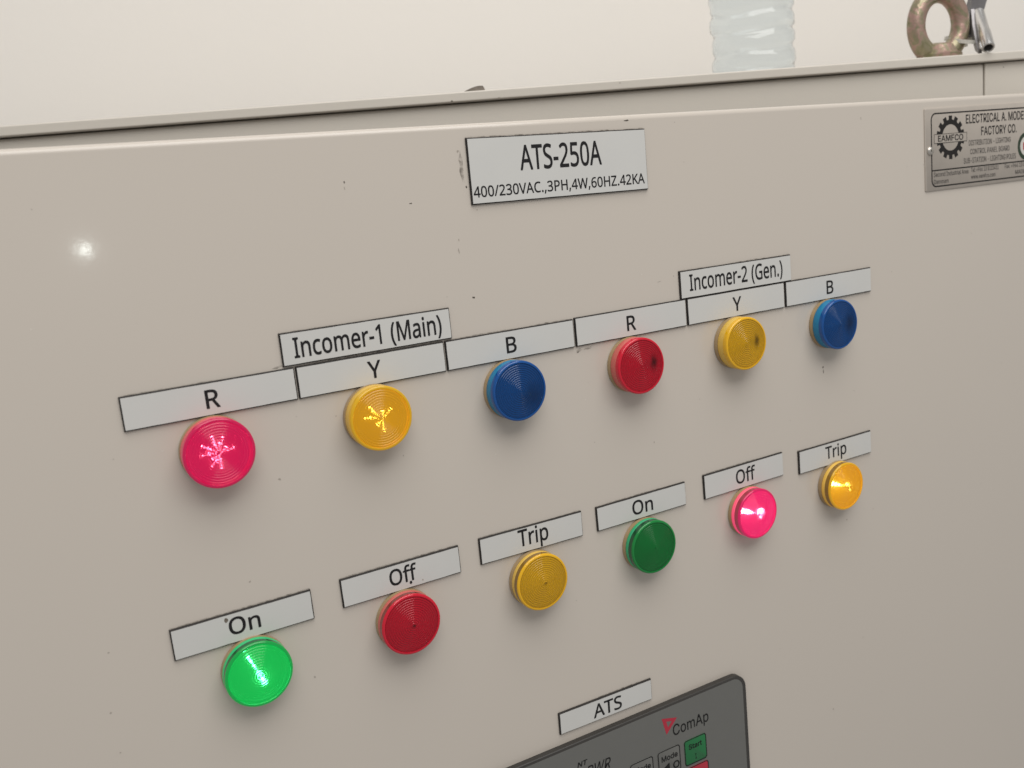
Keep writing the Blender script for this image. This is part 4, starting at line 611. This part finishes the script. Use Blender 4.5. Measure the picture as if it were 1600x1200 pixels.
key(3.156, 3.378, 3.920, 4.148, M_CFACE, [('Mode', 3.192, 3.350, 4.014, 0.045)], 'mode_key', 'grey outlined key reading Mode')

# ------------------------------------------------------------------ maker's nameplate
M_ALU = mat('brushed_aluminium', (0.52, 0.465, 0.41), rough=0.45, metal=0.35, bump=[(500, 0.05, 0.0006)], mottle=(140, 0.25, (0.48, 0.43, 0.38)))
M_PRINT = mat('nameplate_black', (0.018, 0.016, 0.015), rough=0.6, spec=0.25)
M_PRINTL = mat('nameplate_faded', (0.085, 0.076, 0.07), rough=0.5)
M_GREENB = mat('badge_dark_green', (0.02, 0.04, 0.02), rough=0.5)
M_WHITEB = mat('badge_white', (0.6, 0.57, 0.53), rough=0.5)
M_REDB = mat('badge_red', (0.42, 0.05, 0.05), rough=0.5)
NT_ = 0.012
nx0, nx1, ny0, ny1 = 6.694, 8.86, -0.886, -0.186
ncx, ncy = (nx0+nx1)/2, (ny0+ny1)/2
npl = empty('nameplate', W(ncx, ncy) + Vector((0, -0.00003, 0)), (PI/2, 0, 0))
tag(npl, 'aluminium maker nameplate with black gear emblem and printed text at upper right', 'nameplate')
link('plate', slab('plate', rrect((nx1-nx0)*S, (ny1-ny0)*S, 0.012*S, 3), 0, NT_*S, 0.25*mm), M_ALU, npl)
ZN = NT_*S + 0.05*mm
def np_(x, y):
    x, y = lift(x, y, NT_); return (x-ncx)*S, -(y-ncy)*S
fa, fb = np_(6.783, -0.845), np_(8.78, -0.213)
fw, fh = fb[0]-fa[0], fa[1]-fb[1]; fo = ((fa[0]+fb[0])/2, (fa[1]+fb[1])/2)
link('frame_line', ring_mesh('frame_line', rrect(fw, fh, 0.06*S), rrect(fw-1.9*mm, fh-1.7*mm, 0.05*S), 0), M_PRINT, npl, (fo[0], fo[1], ZN))
q = np_(6.786, -0.357)
link('rule_line', ring_mesh('rule_line', [(0, 0.4*mm), (0, -0.4*mm), (fw-0.6*mm, -0.4*mm), (fw-0.6*mm, 0.4*mm)], [(0.001*mm, 0), (0.001*mm, -0.001*mm), (fw-0.7*mm, -0.001*mm), (fw-0.7*mm, 0)], 0), M_PRINT, npl, (q[0]+0.3*mm, q[1], ZN))
def ntext(s, x0, x1, base, cap, m=M_PRINT, name='lettering'):
    a = np_(x0, base); b = np_(x1, base)
    link(name, text_mesh(name, 'I', s, a[0], b[0], a[1], cap*S, bold=14 if cap > 0.06 else 8), m, npl, (0, 0, ZN))
ntext('ELECTRICAL A. MODE', 7.252, 8.075, -0.737, 0.074)
ntext('RN', 8.088, 8.19, -0.737, 0.074)
ntext('FACTORY CO.', 7.463, 7.972, -0.625, 0.073)
ntext('DISTRIBUTION - LIGHTING', 7.29, 7.885, -0.543, 0.045, M_PRINTL)
ntext('CONTROL PANEL BOARD', 7.308, 7.868, -0.467, 0.045, M_PRINTL)
ntext('SUB-STATION - LIGHTING POLES', 7.218, 7.962, -0.390, 0.046, M_PRINTL)
ntext('Second Industrial Area', 6.815, 7.281, -0.302, 0.038, M_PRINTL)
ntext('Tel: +966 13 8123451', 7.318, 7.71, -0.309, 0.037, M_PRINTL)
ntext('Fax: +966 13 8', 7.80, 8.10, -0.309, 0.037, M_PRINTL)
ntext('Dammam', 6.815, 7.01, -0.240, 0.038, M_PRINTL)
ntext('www.eamfco.com', 7.318, 7.662, -0.249, 0.036, M_PRINTL)
ntext('MADE', 7.955, 8.10, -0.246, 0.036, M_PRINTL)
# gear
gx, gy = np_(7.042, -0.628)
verts = []; T = 14; ro, ri, rin = 0.187*S, 0.153*S, 0.112*S
outer = []
for k in range(T):
    for (f, r) in ((0.02, ri), (0.17, ri), (0.23, ro), (0.77, ro), (0.83, ri)):
        a = 2*PI*(k + f)/T; outer.append((r*math.cos(a), r*math.sin(a)))
vs, fs = [], []
fill(vs, fs, outer, [[(rin*math.cos(2*PI*i/60), rin*math.sin(2*PI*i/60)) for i in range(60)][::-1]], 0)
me = bpy.data.meshes.new('gear_emblem'); me.from_pydata(vs, [], fs); me.update()
link('gear_emblem', me, M_PRINT, npl, (gx, gy, ZN))
a, b = np_(6.822, -0.664), np_(7.262, -0.585)
bw, bh = b[0]-a[0], a[1]-b[1]
band = link('emblem_band', slab('emblem_band', [(-bw/2,-bh/2),(bw/2,-bh/2),(bw/2,bh/2),(-bw/2,bh/2)], 0, 0.06*mm), M_ALU, npl, ((a[0]+b[0])/2, (a[1]+b[1])/2, ZN))
link('band_outline', ring_mesh('band_outline', [(-bw/2,-bh/2),(bw/2,-bh/2),(bw/2,bh/2),(-bw/2,bh/2)], [(-bw/2+.3*mm,-bh/2+.3*mm),(bw/2-.3*mm,-bh/2+.3*mm),(bw/2-.3*mm,bh/2-.3*mm),(-bw/2+.3*mm,bh/2-.3*mm)], 0.09*mm), M_PRINT, band)
link('band_lettering', text_mesh('band_lettering', 'I', 'EAMFCO', -bw*0.38, bw*0.38, -bh*0.30, bh*0.62, bold=16), M_PRINT, band, (0, 0, 0.1*mm))
# round badge at the right
cxb, cyb = np_(8.115, -0.492)
def disc(r, n=48): return [(r*math.cos(2*PI*i/n), r*math.sin(2*PI*i/n)) for i in range(n)]
link('badge_ring', ring_mesh('badge_ring', disc(0.125*S), disc(0.088*S), 0), M_GREENB, npl, (cxb, cyb, ZN))
link('badge_disc', slab('badge_disc', disc(0.086*S), 0, 0.04*mm), M_WHITEB, npl, (cxb, cyb, ZN - 0.03*mm))
link('badge_mark', ring_mesh('badge_mark', disc(0.055*S, 5), disc(0.025*S, 5), 0), M_REDB, npl, (cxb, cyb, ZN + 0.06*mm))
sx, sy = np_(6.765, -0.528)
scr = link('screw', lathe('screw', [(0, 0), (2.6*mm, 0), (2.6*mm, 0.4*mm), (2.2*mm, 1.1*mm), (1.3*mm, 1.6*mm), (0.9*mm, 1.65*mm), (0.7*mm, 1.0*mm), (0, 1.0*mm)], 32, angle=45), mat('screw_steel', (0.55, 0.52, 0.48), rough=0.35, metal=0.8), npl, (sx, sy, NT_*S))
link('screw_recess', slab('screw_recess', disc(0.55*mm, 12), 0, 0.1*mm), M_DARK, scr, (0, 0, 1.02*mm))

# ------------------------------------------------------------------ things on the cabinet roof
def roof_thing(name, along, off, label, cat):
    return tag(empty(name, cab(along, off, 0), (0, 0, -AL)), label, cat)
# lifting eye, passivated yellow zinc
def zinc_mat():
    m = bpy.data.materials.new('yellow_passivated_zinc'); m.use_nodes = True
    nt = m.node_tree; b = nt.nodes['Principled BSDF']
    b.inputs['Metallic'].default_value = 0.55; b.inputs['Roughness'].default_value = 0.38
    tc = nt.nodes.new('ShaderNodeTexCoord')
    nz = nt.nodes.new('ShaderNodeTexNoise'); nz.inputs['Scale'].default_value = 75; nz.inputs['Detail'].default_value = 4
    nz.inputs['Distortion'].default_value = 0.8
    nt.links.new(tc.outputs['Object'], nz.inputs['Vector'])
    rp = nt.nodes.new('ShaderNodeValToRGB'); cr = rp.color_ramp
    cr.elements[0].position = 0.33; cr.elements[0].color = (0.20, 0.19, 0.09, 1)
    cr.elements[1].position = 0.68; cr.elements[1].color = (0.36, 0.28, 0.20, 1)
    for p, c in ((0.44, (0.32, 0.28, 0.19, 1)), (0.52, (0.44, 0.28, 0.24, 1)), (0.60, (0.26, 0.245, 0.15, 1))):
        e = cr.elements.new(p); e.color = c
    nt.links.new(nz.outputs['Fac'], rp.inputs['Fac']); nt.links.new(rp.outputs['Color'], b.inputs['Base Color'])
    n2 = nt.nodes.new('ShaderNodeTexNoise'); n2.inputs['Scale'].default_value = 260
    nt.links.new(tc.outputs['Object'], n2.inputs['Vector'])
    bp = nt.nodes.new('ShaderNodeBump'); bp.inputs['Strength'].default_value = 0.25; bp.inputs['Distance'].default_value = 0.002
    nt.links.new(n2.outputs['Fac'], bp.inputs['Height']); nt.links.new(bp.outputs['Normal'], b.inputs['Normal'])
    return m
M_ZINC = zinc_mat()
eye = roof_thing('lifting_eye', -76.3, 21.0, 'yellow-pink zinc plated lifting eye bolt screwed into the cabinet roof', 'eye bolt')
pts = []
for k in range(64):
    a = 2*PI*k/64
    pts.append((17.4*mm*math.cos(a), 0, 22.9*mm + 20.5*mm*math.sin(a)))
rad = [ (6.0 + 0.5*max(0, -math.sin(2*PI*k/64)))*mm for k in range(64)]
link('ring', sweep('ring', [(p[0], p[1], max(p[2], 5*mm)) for p in pts], rad, 24, closed=True), M_ZINC, eye)
link('collar', lathe('collar', [(0, 0), (14.5*mm, 0), (15*mm, 0.6*mm), (15*mm, 3*mm), (12*mm, 4.5*mm), (9.5*mm, 9.2*mm), (8.5*mm, 10.0*mm), (0, 10.2*mm)], 48, angle=40), M_ZINC, eye)

# cabinet key hanging from the eye by a cable tie
M_CAST = mat('cast_zinc', (0.27, 0.26, 0.265), rough=0.42, metal=0.8, bump=[(400, 0.15, 0.001)], mottle=(120, 0.25, (0.22, 0.21, 0.215)))
M_TUBE = mat('bright_steel', (0.68, 0.67, 0.66), rough=0.25, metal=0.95, bump=[(300, 0.06, 0.001)])
kx, ky = -50.0, 15.0
ck = roof_thing('cabinet_key', kx, ky, 'silver cross-shaped cabinet key with hollow tube end tied to the eye bolt', 'key')
def L(al, of, z): return Vector(((al-kx)*mm, (of-ky)*mm, z*mm))
link('arm', sweep('arm', [L(-33, 27, 62), L(-37, 27, 48), L(-42.5, 26.5, 33), L(-48, 26.6, 15)], [1.15, 1.1, 1.0, 0.5], flat=(11*mm, 5*mm)), M_CAST, ck)
tube_a, tube_b = L(-43.4, 22.0, 30.0), L(-55.6, -2.1, 2.8)
ax = (tube_b - tube_a); Lt = ax.length
tube = lathe('tube', [(0, 0), (3.3*mm, 0), (3.7*mm, 0.5*mm), (3.7*mm, Lt*0.55), (4.1*mm, Lt*0.58), (4.1*mm, Lt-0.4*mm), (3.8*mm, Lt), (2.9*mm, Lt), (2.7*mm, Lt-0.4*mm), (2.7*mm, Lt-9*mm), (0, Lt-9*mm)], 32, angle=35)
to = link('tube', tube, M_TUBE, ck, tube_a); to.rotation_euler = ax.to_track_quat('Z', 'X').to_euler()
link('bore', lathe('bore', [(0, Lt-8.9*mm), (2.68*mm, Lt-8.9*mm), (2.68*mm, Lt-1.6*mm), (2.6*mm, Lt-1.6*mm), (2.6*mm, Lt-8.8*mm), (0, Lt-8.8*mm)], 24), M_DARK, to)
link('key_bit', box_mesh('key_bit', -0.9*mm, 0.9*mm, 3.4*mm, 5.0*mm, Lt-6*mm, Lt-0.6*mm, 0.3*mm), M_TUBE, to)
link('blade', sweep('blade', [L(-45.5, 26.0, 30), L(-49, 20, 18), L(-53.5, 11, 6), L(-57.0, 4.0, -0.2+1.5)], [1.2, 1.1, 0.8, 0.25], flat=(8*mm, 2.2*mm)), M_CAST, ck)
M_TIE = mat('nylon_natural', (0.72, 0.70, 0.64), rough=0.4, trans=0.25, ior=1.4)
tie = roof_thing('cable_tie', -58.0, 22.0, 'translucent white nylon cable tie looped round eye bolt and key', 'cable tie')
tp = []
for k in range(40):
    a = 2*PI*k/40
    tp.append(((2.0 + 11.5*math.cos(a))*mm, (10.5*math.sin(a))*mm, (12.2 + 3.2*math.sin(a) - 1.0*math.cos(a))*mm))
link('strap', sweep('strap', tp, 1.0, closed=True, flat=(2.5*mm, 1.1*mm)), M_TIE, tie)
link('lock_head', box_mesh('lock_head', 5*mm, 11*mm, 6*mm, 10*mm, 8.5*mm, 13.0*mm, 0.5*mm), M_TIE, tie)

# plastic water bottle standing at the back of the roof
M_PET = mat('clear_pet', (0.925, 0.965, 0.985), rough=0.03, trans=1.0, ior=1.38)
M_LABEL = lens_mat('pale_blue_film', (0.66, 0.77, 0.81), 1.0, 0.08, rough=0.35)
M_CAP = mat('white_cap', (0.75, 0.77, 0.78), rough=0.4)
bot = roof_thing('water_bottle', -159.0, 128.0, 'clear ribbed plastic water bottle standing on the cabinet roof', 'bottle')
prof = [(0, 4), (14, 3.5), (24, 0.2), (28, 0.0), (30.5, 1.5), (31.6, 5)]
z = 8
while z < 66:
    u = (z - 8) / 14.0
    prof.append((31.6 - 1.9 * (0.5 - 0.5*math.cos(2*PI*u))**3 , z)); z += 0.9
prof += [(32.0, 68), (32.2, 72), (32.2, 118), (31.2, 121), (32, 125), (32, 132), (29, 150), (22, 168), (14, 182), (12.8, 188), (12.8, 205)]
inner = [(max(r - 0.45, 0), zz + (0.5 if i < 3 else 0)) for i, (r, zz) in enumerate(prof)]
full = prof + [(12.3, 205.2)] + inner[::-1]
body = lathe('body', [(r*mm, zz*mm) for r, zz in full], 72)
for v in body.vertices:                  # soft dents and slanting ribs of a handled thin bottle
    z_ = v.co.z / mm; a_ = math.atan2(v.co.y, v.co.x)
    if 6 < z_ < 68:
        k_ = min(1, (z_ - 6) / 8, (68 - z_) / 8)
        v.co.z += k_ * (2.6 * math.sin(a_ + 0.6) + 1.1 * math.sin(3 * a_ + z_ * 0.11)) * mm
        f_ = 1 + k_ * (0.012 * math.sin(2 * a_ + z_ * 0.17) + 0.010 * math.sin(5 * a_ - z_ * 0.23))
        v.co.x *= f_; v.co.y *= f_
link('body', body, M_PET, bot)
lab = [(32.35, 76), (32.35, 117), (32.45, 117), (32.45, 76)]
link('wrap_label', lathe('wrap_label', [(r*mm, zz*mm) for r, zz in lab], 72, closed=True, angle=30), M_LABEL, bot)
link('cap', lathe('cap', [(13.1*mm, 193*mm), (14.6*mm, 193*mm), (14.6*mm, 206*mm), (13.8*mm, 207.5*mm), (0, 207.5*mm), (0, 206*mm), (13.1*mm, 206*mm)], 60, closed=False, angle=30, ribs=(30, 0.3*mm, 192*mm, 206.1*mm)), M_CAP, bot)

# brown flake lying on the roof edge
fl = []
n = 14
vs, fs = [], []
for i in range(n + 1):
    u = i / n; w = (u ** 0.7) * (1 - max(0, u - 0.9) * 5)
    x = (-7.5 + 15*u); zt = 3.4 * (math.sin(u * PI * 0.62) ** 1.2) * (1 if u < 0.93 else (1-u)/0.07*0.6+0.4)
    for (yy, zz) in ((-1.5, 0.05), (-0.5, zt), (1.8, zt*0.85), (2.2, 0.05)):
        vs.append((x*mm, yy*mm*w, zz*mm))
for i in range(n):
    for j in range(4):
        k = (j + 1) % 4; fs.append((4*i+j, 4*i+k, 4*i+4+k, 4*i+4+j))
fs.append((0, 1, 2, 3)); fs.append((4*n+3, 4*n+2, 4*n+1, 4*n))
me = bpy.data.meshes.new('flake'); me.from_pydata(vs, [], fs); me.update()
fk = link('flake', me, M_FLAKE, None, cab(-409.3, 7.0, 0.0), (0, 0, -AL))
tag(fk, 'small curled dark brown flake lying on the cabinet roof edge above the ATS-250A plate', 'flake')
# nicks along the roof edge
def nick(along, z, w, h, m, y=-0.03):
    n = 10; vs = [(w/2*mm*math.cos(2*PI*i/n)*random.uniform(.7,1.1), 0, h/2*mm*math.sin(2*PI*i/n)*random.uniform(.7,1.1)) for i in range(n)]
    me = bpy.data.meshes.new('paint_chip'); me.from_pydata(vs, [], [tuple(range(n))]); me.update()
    link('paint_chip', me, m, cabinet, (along*mm, y*mm, ZT + z*mm))
nick(-424, -5.0, 1.6, 1.0, M_CHIP); nick(-318, -1.8, 1.5, 0.6, M_CHIPL); nick(-395, -4.9, 2.5, 0.4, M_CHIPL)
nick(-38.5, -9.8, 0.8, 0.8, M_CHIP, 3.96)
